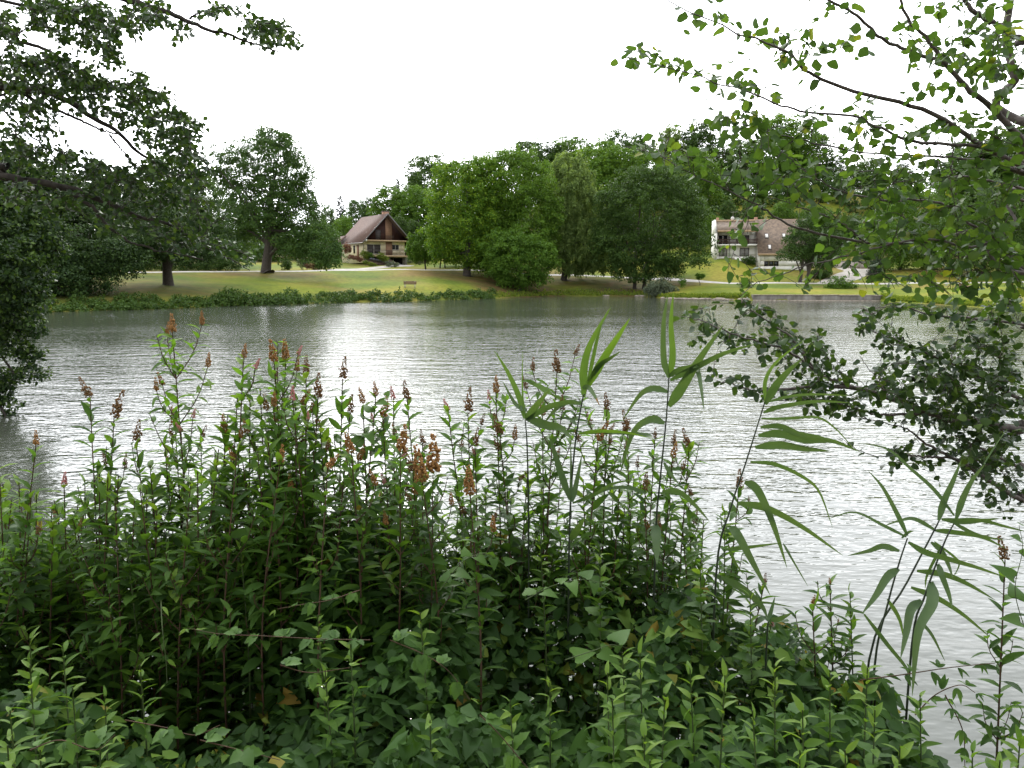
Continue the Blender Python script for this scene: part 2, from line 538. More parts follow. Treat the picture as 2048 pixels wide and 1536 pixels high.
def earth_shade(x, y):
    """where brown ground replaces lawn; on the left bank it paints grass in shade"""
    az = np.degrees(np.arctan2(x, y)); r = np.hypot(x, y)
    z = H(x, y)
    e = np.where(r < 30, 0.95, 0.0)
    for (px, Y, rad, s) in ((335, 98, 14, .62), (160, 94, 26, .7), (450, 112, 12, .35), (532, 128, 10, .7), (935, 138, 10, .75), (1040, 133, 12, .95), (1127, 148, 11, .8), (1282, 140, 13, .9), (848, 150, 6, .6), (1602, 137, 5, .5)):
        c = P(px, 550, Y)
        d = np.hypot(x - c[0], y - c[1]) / rad
        e = np.maximum(e, s * (1 - sstep(0.5, 1.25, d)))
    e = np.maximum(e, 0.55 * (1 - sstep(0.5, 1.6, z)) * sstep(60, 70, r) * (az < 12))
    wood = sstep(178, 190, r) * (1 - sstep(19, 23, z)) * 0.9
    return np.maximum(e, wood)

rr = np.concatenate(([0.0], np.geomspace(0.5, 9, 60), np.linspace(9.6, 66, 32), np.linspace(67, 200, 120), np.geomspace(202, 1800, 46)))
aa = np.concatenate((np.linspace(-180, -45, 46)[:-1], np.linspace(-45, 45, 260), np.linspace(45, 180, 46)[1:-1]))
A, R_ = np.meshgrid(np.radians(aa), rr)
gx, gy = R_ * np.sin(A), R_ * np.cos(A)
gz = H(gx, gy)
nr_, na_ = gx.shape
idx = np.arange(nr_ * na_).reshape(nr_, na_)
nx_ = np.roll(idx, -1, axis=1)
fc = np.stack((idx[:-1], nx_[:-1], nx_[1:], idx[1:]), -1).reshape(-1, 4)
g = link("ground", mesh("ground", np.stack((gx, gy, gz), -1).reshape(-1, 3), fc[:, ::-1].copy(), M_ground, earth_shade(gx, gy).ravel(), True))
tag(g, kind='structure')
w = MB().add([(-140, -3, 0), (140, -3, 0), (140, 160, 0), (-140, 160, 0)], [(0, 1, 2, 3)]).build("lake_water", M_water)
tag(w, kind='structure')

def ribbon(name, pts, w, mt, off=0.06, n=80):
    c = crom([P(px, 550, Y) for px, Y in pts], n)[:, :2]
    T = nrm(np.gradient(c, axis=0)); N = np.stack((-T[:, 1], T[:, 0]), -1)
    ww = np.interp(np.linspace(0, 1, n), np.linspace(0, 1, len(w)), w) if hasattr(w, '__len__') else np.full(n, w)
    cols = []
    for s in (-0.5, -0.25, 0, 0.25, 0.5):
        q = c + N * (ww * s)[:, None]
        cols.append(np.column_stack((q, H(q[:, 0], q[:, 1]) + (off if abs(s) < 0.5 else off - 0.12))))
    V = np.stack(cols, 1).reshape(-1, 3)
    k = np.arange(n - 1)[:, None] * 5 + np.arange(4)[None]
    fcs = np.stack((k, k + 1, k + 6, k + 5), -1).reshape(-1, 4)
    o = link(name, mesh(name, V, fcs, mt, None, True))
    return tag(o, kind='structure')
ribbon("path", [(-40, 111), (150, 116), (300, 120), (530, 132), (700, 140), (820, 142), (930, 146), (1060, 151), (1150, 154), (1290, 149.5), (1400, 140.5), (1525, 136), (1750, 133), (1900, 131), (2080, 131)], 2.3, M_path, 0.10, 220)
ribbon("driveway", [(660, 140), (720, 147), (760, 152), (790, 158), (806, 163)], [2.2, 3.2, 4, 4, 5], M_drive, 0.13, 40)
ribbon("driveway", [(1650, 134), (1672, 139), (1700, 146), (1722, 152), (1720, 158)], [3, 4.5, 5, 6, 9], M_drive, 0.13, 40)

# ------------------------------------------------------------------ far trees
RH = np.array([(0, 0, 0), (0.5, 0.32, 0.04), (1, 0, 0), (0.5, -0.32, 0.04)], float)   # a leaf spray
RHF = np.array([[0, 1, 2, 3]])

def blobpts(C, Rd, cr, dens=1.0, seed=0, low=0.5):
    out, dirs = [], []
    for k, (c, r) in enumerate(zip(C, Rd)):
        ar = 4 * math.pi * ((r[0] * r[1]) ** 1.6 / 3 + (r[0] * r[2]) ** 1.6 / 3 + (r[1] * r[2]) ** 1.6 / 3) ** (1 / 1.6)
        n = int(dens * ar / (cr * cr * 1.25)) + 4
        d = nrm(rs.normal(size=(n, 3)))
        q = 1 + 0.22 * noise3(d * 2.6 + c * 0.37, seed + k) + 0.14 * noise3(d * 6.5 + c, seed + k + 5)
        rad = (1 - (1 - low) * rs.rand(n) ** 1.7) * q
        p = c + d * r * rad[:, None]
        keep = np.ones(n, bool)
        for c2, r2 in zip(C, Rd):
            if c2 is c: continue
            keep &= np.linalg.norm((p - c2) / r2, axis=1) > 0.62
        out.append(p[keep]); dirs.append(d[keep])
    return np.concatenate(out), np.concatenate(dirs)

def foliage(C, Rd, cr=0.8, leaf=0.3, per=42, dens=1.0, droop=0.0, seed=0, low=0.5):
    p, d = blobpts(C, Rd, cr, dens, seed, low)
    per = max(8, int(per * 0.68)); leaf = leaf * 1.17
    K = len(p)
    s = cr * rs.uniform(0.6, 1.25, K)
    tc = rs.rand(K)
    u = nrm(rs.normal(size=(K, per, 3)) + np.array((0, 0, 0.75)) + 0.7 * d[:, None, :])
    off = u * (s[:, None, None]) * (0.55 + 0.45 * rs.rand(K, per, 1))
    off[..., 2] *= (0.62 + 1.5 * droop)
    if droop > 0.15: off[..., :2] *= 0.55
    pos = (p[:, None, :] + off).reshape(-1, 3)
    nn = nrm(u + np.array((0, 0, 0.35)) + 0.38 * rs.normal(size=u.shape)).reshape(-1, 3)
    dd = nrm(rs.normal(size=nn.shape) + 0.5 * u.reshape(-1, 3) + np.array((0, 0, -0.2 - 5 * droop)))
    R = bases(dd, nn)
    sc = leaf * rs.uniform(0.6, 1.35, len(pos)) * (1 + droop)
    V, Fc = stamp(RH * (np.array((1, 1 - 0.55 * min(1, droop), 1))), RHF, R, pos, sc)
    t = (tc[:, None] * 0.5 + 0.5 * rs.rand(K, per)).reshape(-1)
    return V, Fc, np.repeat(t, 4)

def px_blobs(bl, Y, dz=0.0):
    C, Rd = [], []
    for b in bl:
        cx, cy, rx, ry = b[:4]
        y = Y + (b[4] if len(b) > 4 else 0)
        c = P(cx, cy, y); k = y / F
        C.append(c); Rd.append(np.array((rx * k, min(rx, ry * 1.2) * k * 0.9, ry * k)))
    return C, Rd

def trunk_mesh(base, C, Rd, r0, lean=None, nl=9, forks=None):
    mb = MB()
    C = np.array(C)
    w = np.array([np.prod(r) for r in Rd])
    top = (C * w[:, None]).sum(0) / w.sum()
    top = top + np.array((0, 0, 0.35 * Rd[int(np.argmax(w))][2]))
    b = np.array(base, float)
    for fx in (forks or [0.0]):
        bb = b + np.array((fx, 0, 0)); tt = top + np.array((fx * 1.5, 0, 0))
        mid = bb * 0.5 + tt * 0.5 + np.array((0.3 * rs.normal(), 0.2 * rs.normal(), 0))
        q = crom([bb - (0, 0, 0.4), bb + (0, 0, 0.35), mid, tt], 12)
        ra = np.interp(np.linspace(0, 1, 12), [0, 0.08, 0.5, 1], [r0 * 1.5, r0, r0 * 0.62, r0 * 0.15])
        mb.tube(q, ra, 9)
        for k in range(nl):
            j = rs.randint(5, 10)
            c = C[rs.randint(len(C))]; rd = Rd[rs.randint(len(Rd))]
            e = c + nrm(rs.normal(size=3) + (0, 0, 0.3)) * rd * 0.6
            m2 = q[j] * 0.55 + e * 0.45 + np.array((0, 0, 0.08 * np.linalg.norm(e - q[j])))
            mb.tube(crom([q[j], m2, e], 7), np.linspace(ra[j] * 0.55, 0.03, 7), 5)
    return mb

LEAF = dict(
    oak=leafmat("oak_foliage", [(0.0, (0.036, 0.075, 0.020)), (0.55, (0.060, 0.115, 0.028)), (1.0, (0.09, 0.15, 0.034))], 0.22),
    maple=leafmat("maple_foliage", [(0.0, (0.058, 0.125, 0.014)), (0.55, (0.092, 0.185, 0.018)), (1.0, (0.16, 0.245, 0.02))], 0.28),
    mid=leafmat("midgreen_foliage", [(0.0, (0.045, 0.10, 0.014)), (0.55, (0.075, 0.15, 0.018)), (1.0, (0.11, 0.19, 0.022))], 0.25),
    willow=leafmat("willow_foliage", [(0.0, (0.10, 0.155, 0.045)), (0.55, (0.14, 0.21, 0.06)), (1.0, (0.18, 0.25, 0.07))], 0.35),
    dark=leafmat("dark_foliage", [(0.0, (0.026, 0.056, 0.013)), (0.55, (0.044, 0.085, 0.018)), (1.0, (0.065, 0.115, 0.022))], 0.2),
    deep=leafmat("deep_green_foliage", [(0.0, (0.014, 0.032, 0.010)), (0.55, (0.026, 0.052, 0.013)), (1.0, (0.042, 0.078, 0.018))], 0.15),  # darkest leaf green, for the left shore trees
    pine=leafmat("conifer_foliage", [(0.0, (0.020, 0.036, 0.022)), (1.0, (0.040, 0.062, 0.032))], 0.1),
    fresh=leafmat("fresh_foliage", [(0.0, (0.07, 0.12, 0.015)), (1.0, (0.16, 0.2, 0.03))], 0.35),
    grey=leafmat("greygreen_foliage", [(0.0, (0.07, 0.09, 0.06)), (1.0, (0.13, 0.16, 0.10))], 0.25),
    rust=leafmat("rust_foliage", [(0.0, (0.09, 0.04, 0.035)), (1.0, (0.2, 0.10, 0.07))], 0.25),
)

def far_tree(label, bl, base, Y, kind, r0=0.4, cr=0.8, leaf=0.28, per=42, dens=1.0, droop=0.0, low=0.5, cat='tree', group=None, forks=None, name='tree', nl=9):
    C, Rd = px_blobs(bl, Y)
    if r0 > 0.3: dens *= 1.2
    if r0 > 0.3: cr *= 1.35; per = int(per * 1.55)
    bp = P(base[0], base[1], Y)
    bp[2] = h1(bp[0], bp[1])
    root = thing(name, label, cat, tuple(bp), 0, group)
    C = [c - bp for c in C]
    V, Fc, t = foliage(C, Rd, cr, leaf, per, dens, droop, rs.randint(99), low)
    link("crown", mesh("crown", V, Fc, LEAF[kind], t), root)
    if r0:
        trunk_mesh((0, 0, 0), C, Rd, r0, forks=forks, nl=nl).build("trunk", M_bark, root, True)
    return root

G_lawn = None
far_tree("tall dark oak with open crown standing left of the gabled house", [(540, 345, 72, 78), (590, 350, 34, 52, -1), (480, 350, 46, 50, 1), (455, 330, 30, 40), (545, 290, 40, 30), (530, 425, 78, 60), (600, 430, 45, 48, -2), (640, 490, 44, 42, -4), (665, 520, 25, 22, -5), (480, 450, 40, 38, 2), (590, 490, 40, 28, -3)], (532, 547), 128, 'oak', 1.05, 0.75, 0.26, 40, 1.15, low=0.35, name='oak_tree', nl=22)
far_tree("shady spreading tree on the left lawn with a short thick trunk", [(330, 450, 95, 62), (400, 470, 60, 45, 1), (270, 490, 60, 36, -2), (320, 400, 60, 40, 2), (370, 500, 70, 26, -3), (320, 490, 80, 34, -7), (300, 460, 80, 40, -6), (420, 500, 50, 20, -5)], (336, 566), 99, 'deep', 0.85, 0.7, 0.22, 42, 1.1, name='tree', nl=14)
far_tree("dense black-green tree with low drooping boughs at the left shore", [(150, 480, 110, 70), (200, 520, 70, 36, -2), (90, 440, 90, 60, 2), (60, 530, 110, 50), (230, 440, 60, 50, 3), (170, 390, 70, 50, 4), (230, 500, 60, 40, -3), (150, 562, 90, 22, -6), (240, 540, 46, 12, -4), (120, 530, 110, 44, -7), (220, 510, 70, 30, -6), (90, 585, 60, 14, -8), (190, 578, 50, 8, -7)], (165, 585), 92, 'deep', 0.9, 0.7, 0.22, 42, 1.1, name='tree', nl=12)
far_tree("dark tree behind the shady lawn tree, left of the tall oak", [(430, 440, 62, 60), (400, 400, 60, 48), (455, 490, 50, 34), (350, 360, 60, 50, 4)], (440, 543), 142, 'oak', 0.5, 0.9, 0.3, 40, 1.0)
far_tree("big yellow-green maple at the left end of the central tree group", [(925, 395, 58, 66), (900, 450, 46, 56, -1), (945, 455, 66, 66, 1), (905, 360, 38, 34), (885, 485, 30, 34), (935, 500, 44, 30, -1), (970, 370, 50, 50), (955, 345, 40, 26), (893, 505, 26, 22), (965, 510, 34, 30)], (934, 541), 138, 'maple', 0.9, 0.8, 0.28, 42, 1.05)
far_tree("tallest round-topped green tree in the middle of the far bank", [(1025, 370, 76, 66), (990, 420, 60, 66), (1065, 425, 52, 64, 1), (1020, 335, 58, 32), (1045, 470, 66, 50), (985, 470, 50, 50), (1000, 515, 50, 30)], (1010, 548), 141, 'mid', 0.7, 0.8, 0.28, 44, 1.05)
far_tree("low green tree with crown hanging down to the bank, before the tallest one", [(1035, 525, 62, 46), (1010, 505, 42, 38, -1), (1075, 520, 36, 40), (1040, 490, 40, 28), (1040, 555, 46, 20)], (1040, 574), 132, 'mid', 0.4, 0.65, 0.24, 46, 1.2)
far_tree("mid-green tree filling the gap behind the maple and the tallest tree", [(960, 430, 60, 70), (1000, 480, 60, 50), (930, 480, 50, 40)], (968, 545), 158, 'mid', 0.4, 0.9, 0.32, 40, 1.0)
far_tree("silver-green weeping willow beside the dark twin-trunk tree", [(1140, 385, 50, 62), (1122, 430, 48, 60, -1), (1170, 420, 44, 56, 1), (1112, 480, 40, 44), (1165, 485, 50, 52, -1), (1205, 505, 36, 36), (1135, 348, 30, 34), (1150, 520, 60, 24), (1188, 450, 34, 40)], (1128, 552), 148, 'willow', 0.75, 0.7, 0.26, 50, 1.2, droop=0.35, name='willow_tree')
far_tree("dark round tree on two trunks near the right shore", [(1300, 435, 92, 84), (1265, 495, 70, 52, -1), (1345, 495, 68, 52, -1), (1300, 380, 66, 44), (1290, 538, 78, 24, -2), (1370, 440, 42, 60, 1), (1232, 450, 42, 60, 1), (1330, 400, 60, 50), (1250, 410, 50, 50)], (1282, 577), 139, 'dark', 0.42, 0.8, 0.27, 44, 1.1, forks=[-1.1, 0.5])
far_tree("small feathery willow on the lawn right of the gabled house", [(848, 492, 33, 26), (832, 505, 20, 16), (866, 500, 20, 22), (850, 475, 18, 13)], (851, 534), 146, 'mid', 0.2, 0.5, 0.2, 44, 1.2, droop=0.35, name='willow_tree')
far_tree("slim twin-stemmed young tree under the yellow-green maple", [(885, 485, 24, 22), (878, 468, 18, 16), (898, 490, 18, 18)], (885, 527), 152, 'maple', 0.17, 0.5, 0.2, 40, 1.1, forks=[-0.45, 0.45])
far_tree("dark pine-like tree with a forked grey trunk before the balcony house", [(1610, 488, 38, 30), (1635, 470, 40, 38), (1590, 508, 30, 13, -2), (1645, 508, 38, 24), (1618, 458, 30, 22)], (1606, 567), 136, 'dark', 0.42, 0.55, 0.2, 40, 1.1, forks=[-0.5, 0.6])
far_tree("tall green tree right of the white garage doors", [(1790, 470, 60, 60), (1830, 440, 60, 70), (1760, 510, 30, 34), (1840, 500, 60, 40)], (1800, 540), 152, 'mid', 0.5, 0.8, 0.28, 40, 1.0)
far_tree("broad dark tree at the right edge of the far lawn", [(1950, 470, 90, 70), (2030, 440, 80, 90), (1910, 500, 60, 40), (2000, 530, 80, 26)], (1960, 556), 140, 'dark', 0.7, 0.8, 0.27, 42, 1.0)
far_tree("slender tree between the forked pine and the garage doors", [(1655, 500, 26, 30), (1645, 520, 26, 20), (1668, 485, 20, 20)], (1652, 552), 146, 'dark', 0.2, 0.5, 0.2, 40, 1.2)

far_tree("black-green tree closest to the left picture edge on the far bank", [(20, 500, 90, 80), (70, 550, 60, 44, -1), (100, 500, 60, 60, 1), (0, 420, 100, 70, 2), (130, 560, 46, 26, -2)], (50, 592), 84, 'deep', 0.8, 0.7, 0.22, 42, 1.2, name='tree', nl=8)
# --- bushes
def bush(label, bl, base, Y, kind, cr=0.35, leaf=0.13, per=40, dens=1.1, name='bush', cat='bush', group=None, droop=0.0):
    return far_tree(label, bl, base, Y, kind, 0, cr, leaf, per, dens, droop, 0.3, cat, group, None, name)
bush("clipped grey-green dome bush beside the garage of the gabled house", [(784, 530, 12.5, 6.5)], (784, 536), 153, 'grey', 0.3, 0.11)
bush("grey willow bush overhanging the water beside the twin-trunk tree", [(1320, 575, 26, 15), (1335, 580, 20, 10), (1305, 582, 18, 9)], (1320, 588), 127, 'grey', 0.4, 0.18, droop=0.3)
bush("narrow upright bush on the lawn left of the tiny standard tree", [(1365, 566, 6, 10)], (1365, 577), 128, 'mid', 0.25, 0.11)
bush("round dark bush on the lawn above the stone embankment", [(1492, 568, 11, 12)], (1492, 580), 127, 'dark', 0.3, 0.12)
bush("big bright leafy bush at the foot of the gravel drive", [(1680, 570, 24, 16), (1665, 577, 18, 10), (1696, 576, 16, 11)], (1680, 585), 124, 'mid', 0.4, 0.15)
bush("clipped box hedge standing below the balcony", [(1491, 521, 8, 8), (1500, 521, 8, 8), (1505, 522, 7, 8)], (1497, 530), 152, 'dark', 0.25, 0.1, cat='hedge', name='hedge')
bush("black columnar cypress bush right of the drive", [(1752, 535, 12, 26), (1748, 550, 14, 14)], (1752, 566), 137, 'pine', 0.35, 0.14)
bush("low leafy bush behind the forked grey trunk", [(1635, 548, 14, 12), (1650, 550, 12, 10)], (1640, 560), 142, 'dark', 0.35, 0.14)
bush("dark round garden bush right of the oak trunk", [(572, 528, 14, 11)], (572, 539), 140, 'dark', 0.35, 0.14)
bush("yellowish garden bush between the oak and the gabled house", [(606, 525, 11, 11)], (606, 537), 142, 'grey', 0.35, 0.14)
bush("low reddish shrub under the drooping oak boughs", [(632, 533, 20, 6)], (632, 539), 141, 'rust', 0.3, 0.13)
bush("small dark plum bush against the side wall of the gabled house", [(694, 497, 9, 10)], (694, 510), 163, 'rust', 0.35, 0.14)
bush("heather-coloured low hedge left of the slate garden slope", [(700, 514, 8, 4), (710, 516, 8, 4), (719, 519, 6, 4)], (708, 522), 160, 'rust', 0.3, 0.12, cat='hedge', name='hedge')
bush("pale yellow-leaved shrub under the large dark window", [(729, 508, 7, 8), (736, 512, 6, 5)], (730, 517), 161, 'fresh', 0.3, 0.12)
bush("green shrub beside the pale one under the large window", [(741, 512, 8, 5)], (741, 518), 161, 'mid', 0.3, 0.12)
bush("bright shrub beside the garage opening", [(762, 513, 8, 6), (770, 518, 8, 5)], (766, 521), 161, 'fresh', 0.3, 0.12)
for (a, b, lb) in ((731, 525, "upper ball of yellow-green box beside the slate slope"), (740, 528, "middle ball of yellow-green box beside the slate slope"), (748, 530, "lowest ball of yellow-green box beside the slate slope")):
    bush(lb, [(a, b, 5, 3.4)], (a, b + 3), 157, 'fresh', 0.22, 0.09, group="box balls along the slate slope")
bush("pale seaside shrub mass right of the garage wall", [(824, 520, 12, 6), (840, 523, 14, 5)], (830, 526), 158, 'grey', 0.35, 0.13)
# tiny standard tree
far_tree("tiny lollipop tree on the lawn below the balcony house", [(1400, 553, 7, 4.5), (1396, 551, 4, 3), (1405, 552, 4, 3)], (1400, 564), 134, 'mid', 0.07, 0.22, 0.12, 36, 1.2, nl=3)
bush("long dark clipped hedge beyond the path on the left", [(x, 531, 26, 10) for x in (290, 325, 360, 395, 430, 460)], (375, 542), 133, 'dark', 0.5, 0.2, name='hedge', cat='hedge')

# --- the wood behind: a few kinds, copied
def template(kind, blobs, hgt, r0, cr, leaf, per, droop=0.0, dens=1.0, low=0.5):
    """unit tree standing at the origin"""
    C = [np.array(b[:3], float) for b in blobs]; Rd = [np.array(b[3:6], float) for b in blobs]
    root = thing('tree', '', 'tree', (0, 0, 0))
    V, Fc, t = foliage(C, Rd, cr, leaf, per, dens, droop, rs.randint(99), low)
    link("crown", mesh("crown", V, Fc, LEAF[kind], t), root)
    trunk_mesh((0, 0, 0), C, Rd, r0, nl=8).build("trunk", M_bark, root, True)
    return root
T_round = [(0, 0, 8, 4.6, 4.4, 4.6), (2.2, 1, 10.5, 3.2, 3, 3.2), (-2.4, -1, 9.5, 3.3, 3, 3.4), (0.3, 0, 12.6, 2.8, 2.6, 2.6), (-0.6, -2.2, 6, 3.6, 2.8, 3), (1.5, 2, 5.6, 3.6, 3, 3)]
T_tall = [(0, 0, 7, 3.2, 3.2, 4), (0.8, 0.4, 11, 3, 2.8, 3.4), (-1.2, -0.6, 10, 2.4, 2.4, 3), (0, 0, 14, 2.2, 2, 2.4), (1.6, -1, 7, 2.4, 2.4, 3)]
T_open = [(0.5, 0, 13, 2.2, 2.2, 2.2), (-1.6, 0.5, 11.4, 2, 2, 1.6), (2.0, 0.2, 10, 2.1, 2, 1.5), (-0.6, 0, 15, 1.6, 1.5, 1.4), (0, -0.8, 8.5, 2.2, 2, 1.5)]
temps = {
    'r': template('mid', T_round, 15, 0.35, 0.8, 0.3, 34), 'd': template('oak', T_round[::-1], 15, 0.35, 0.8, 0.3, 34),
    't': template('oak', T_tall, 16, 0.3, 0.75, 0.3, 34), 'k': template('dark', T_tall[::-1], 16, 0.3, 0.75, 0.3, 34),
    'o': template('oak', T_open, 16, 0.22, 0.6, 0.28, 30, low=0.3, dens=0.8), 'w': template('willow', T_tall, 16, 0.25, 0.6, 0.28, 30, 0.2, 0.8, 0.3)}
htop = {'r': 15.2, 'd': 15.2, 't': 16.4, 'k': 16.4, 'o': 16.4, 'w': 16.4}
# conifer
def conifer():
    root = thing('spruce_tree', '', 'tree', (0, 0, 0))
    pos, dd, nn = [], [], []
    for z in np.arange(2.0, 16.2, 0.42):
        R = 3.3 * (1 - z / 16.8) ** 0.85 + 0.12
        nb = max(5, int(R * 5.5))
        for a in rs.uniform(0, 6.28, nb):
            RR = R * rs.uniform(0.65, 1.12)
            q = int(4 + RR * 5)
            tt = rs.uniform(0.15, 1, q)
            di = np.array((math.cos(a), math.sin(a), 0))
            p = di[None] * (tt * RR)[:, None] + np.column_stack((0.14 * rs.normal(size=q), 0.14 * rs.normal(size=q), z + 0.15 - 0.32 * tt ** 2 * RR + 0.08 * rs.normal(size=q)))
            pos.append(p); dd.append(np.tile(di + (0, 0, -0.35), (q, 1)) + 0.45 * rs.normal(size=(q, 3))); nn.append(np.tile((0, 0, 1.0), (q, 1)) + 0.4 * rs.normal(size=(q, 3)))
    pos = np.concatenate(pos); R = bases(np.concatenate(dd), np.concatenate(nn))
    V, Fc = stamp(RH, RHF, R, pos, rs.uniform(0.35, 0.7, len(pos)))
    link("crown", mesh("crown", V, Fc, LEAF['pine'], np.repeat(rs.rand(len(pos)), 4)), root)
    MB().tube([(0, 0, -0.3), (0, 0, 8), (0, 0, 16.4)], [0.28, 0.18, 0.03], 7).build("trunk", M_bark, root, True)
    return root
temps['c'] = conifer(); htop['c'] = 16.6
used_t = set()
def wood(k, px, top, Y, label, wide=1.0, group="trees of the wood on the hillside", tall=None):
    src = temps[k]
    if k in used_t: o = copy_tree(src)
    else: o = src; used_t.add(k)
    b = P(px, 550, Y); z = h1(b[0], b[1]); hz = P(px, top, Y)[2] - z
    s = hz / htop[k]
    o.location = (b[0], b[1], z)
    o.rotation_euler = (0, 0, rs.uniform(0, 6.28))
    o.scale = (s * wide, s * wide, s)
    tag(o, label, 'tree', group)
    return o
GB = "trees behind the gabled house"
for a in [
    ('c', 632, 377, 235, "pointed dark spruce against the sky right of the tall oak", 1.15),
    ('c', 684, 388, 238, "second pointed spruce, nearer to the gabled house", 1.3),
    ('t', 660, 410, 225, "narrow tree between the two pointed spruces", 1.0),
    ('r', 640, 440, 195, "bushy tree low behind the drooping oak boughs", 1.1),
    ('r', 690, 432, 190, "bushy tree directly behind the left eave of the gabled house", 1.1),
    ('d', 720, 398, 225, "rounded tree above the ridge of the gabled house", 1.1),
    ('k', 745, 392, 215, "dark slim tree above the chimney of the gabled house", 1.0),
    ('c', 797, 354, 250, "small spruce tip rising above the round trees by the gabled house", 1.2),
    ('r', 790, 372, 205, "bright rounded tree right above the gabled house chimney", 1.25),
    ('r', 835, 372, 200, "bright rounded tree between the gabled house and the maple", 1.15),
    ('d', 872, 305, 232, "tall grey-green tree rising left of the yellow-green maple", 1.15),
    ('o', 835, 345, 245, "thin bare-topped tree left of the tall grey-green tree", 1.0),
    ('k', 830, 440, 182, "dark tree in shade just right of the gabled roof", 1.2),
    ('k', 800, 430, 180, "dark tree right behind the gable wall", 1.1),
    ('d', 610, 470, 180, "dark bushy tree behind the oak trunk", 1.1),
    ('d', 560, 450, 190, "grey-green tree seen under the oak crown", 1.1),
    ('t', 500, 400, 230, "slim tree seen through the left side of the oak crown", 1.1)]:
    wood(*a, group=GB)
for a in [
    ('d', 1060, 280, 250, "round hilltop tree left over the central tree group", 1.2),
    ('k', 1110, 285, 245, "dark hilltop tree above the weeping willow", 1.3),
    ('r', 1150, 272, 250, "broad hilltop tree directly behind the weeping willow", 1.2),
    ('r', 1195, 282, 205, "bright tall tree rising right of the weeping willow", 1.15),
    ('r', 1235, 300, 200, "green tree between the willow and the dark twin-trunk tree", 1.1),
    ('t', 1235, 262, 250, "hilltop tree with a narrow domed top above the twin-trunk tree", 1.3),
    ('o', 1275, 268, 255, "ragged hilltop tree with open top right of the domed one", 1.2),
    ('w', 1335, 248, 262, "light airy birch standing out on the hilltop", 1.0),
    ('k', 1395, 240, 262, "tall dark hilltop pine with a black crown", 1.2),
    ('o', 1370, 262, 264, "open dark tree beside the airy birch", 1.2),
    ('r', 1385, 300, 215, "pale green tree below the tall dark hilltop pine", 1.2),
    ('d', 1330, 310, 215, "grey-green tree behind the top of the twin-trunk tree", 1.2),
    ('r', 1420, 430, 172, "rounded green tree left against the balcony house", 1.0),
    ('d', 1395, 400, 178, "dark tree behind the left side of the balcony house", 1.0),
    ('k', 1450, 400, 190, "dark wood tree directly behind the satellite dish", 1.1),
    ('k', 1500, 395, 190, "dark wood tree behind the long ridge of the balcony house", 1.2),
    ('t', 1440, 290, 262, "thin-trunked hilltop tree left of the group over the balcony house", 1.0),
    ('d', 1480, 280, 262, "round hilltop tree above the balcony house", 1.2),
    ('r', 1550, 232, 258, "highest hilltop tree behind the upper alder twigs", 1.4),
    ('d', 1600, 260, 262, "wide hilltop tree right of the highest one", 1.3),
    ('k', 1660, 310, 255, "low dark hilltop tree, third from the highest", 1.4),
    ('d', 1720, 315, 255, "hilltop tree at the dip of the wooded ridge", 1.4),
    ('k', 1790, 325, 255, "dark hilltop tree right of the dip", 1.4),
    ('r', 1560, 400, 195, "green tree behind the skylight roof", 1.2),
    ('r', 1620, 410, 190, "green tree up the slope behind the forked pine", 1.3),
    ('d', 1690, 430, 185, "bushy tree above the white garage doors", 1.3),
    ('k', 1740, 440, 180, "dark tree over the right end of the garage doors", 1.1),
    ('d', 1425, 345, 232, "dark tree on the slope left over the balcony house roof", 1.4),
    ('k', 1470, 350, 228, "dark tree on the slope above the satellite dish", 1.4),
    ('k', 1520, 345, 232, "dark tree on the slope above the ridge end of the balcony house", 1.4),
    ('d', 1575, 350, 228, "grey-green tree on the slope above the skylights", 1.4),
    ('k', 1625, 360, 230, "dark tree on the slope above the forked pine", 1.4),
    ('d', 1680, 365, 228, "grey-green tree on the slope above the garage doors, upper row", 1.4),
    ('r', 1730, 372, 232, "green tree on the slope beside the yellow field", 1.4),
    ('k', 1400, 335, 238, "dark tree high on the slope left of the balcony house", 1.4),
    ('k', 1930, 270, 205, "tall shady tree behind the right alder boughs", 1.5),
    ('d', 1990, 260, 200, "tall shady tree at the right picture edge", 1.5),
    ('k', 2060, 230, 195, "shady tree half cut off by the right picture edge", 1.5),
    ('d', 1870, 330, 235, "dark spreading tree on the slope above the yellow field", 1.3)]:
    wood(*a)
for a in [
    ('k', 20, 300, 150, "dark tree deep in the left shore wood, leftmost", 1.4),
    ('d', 100, 330, 150, "dark tree in the left shore wood behind the drooping boughs", 1.4),
    ('k', 190, 360, 150, "dark tree in the left shore wood, under the upper limb", 1.4),
    ('d', 270, 350, 160, "dark tree behind the left lawn tree", 1.3),
    ('k', 350, 395, 165, "dark tree above the clipped hedge", 1.3),
    ('d', 420, 420, 170, "grey-green tree left behind the oak", 1.2)]:
    wood(*a, group="trees of the left shore wood")
for k in list(temps):
    if k not in used_t: wood(k, 900, 360, 230, "spare", 1)

# undergrowth of the hillside, seen as one dark mass between the trees
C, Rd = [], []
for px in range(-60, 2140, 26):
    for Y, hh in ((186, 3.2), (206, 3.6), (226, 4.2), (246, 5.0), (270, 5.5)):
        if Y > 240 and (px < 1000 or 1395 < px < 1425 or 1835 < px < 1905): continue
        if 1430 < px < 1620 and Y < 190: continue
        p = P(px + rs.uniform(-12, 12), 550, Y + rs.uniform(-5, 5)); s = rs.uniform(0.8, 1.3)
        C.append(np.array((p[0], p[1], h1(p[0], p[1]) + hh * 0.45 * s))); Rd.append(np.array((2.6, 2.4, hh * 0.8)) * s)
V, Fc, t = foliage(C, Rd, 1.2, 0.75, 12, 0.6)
tag(link("undergrowth", mesh("undergrowth", V, Fc, LEAF['dark'], t)), "dark scrub filling the hillside wood between the tree trunks", 'undergrowth', None, 'stuff')

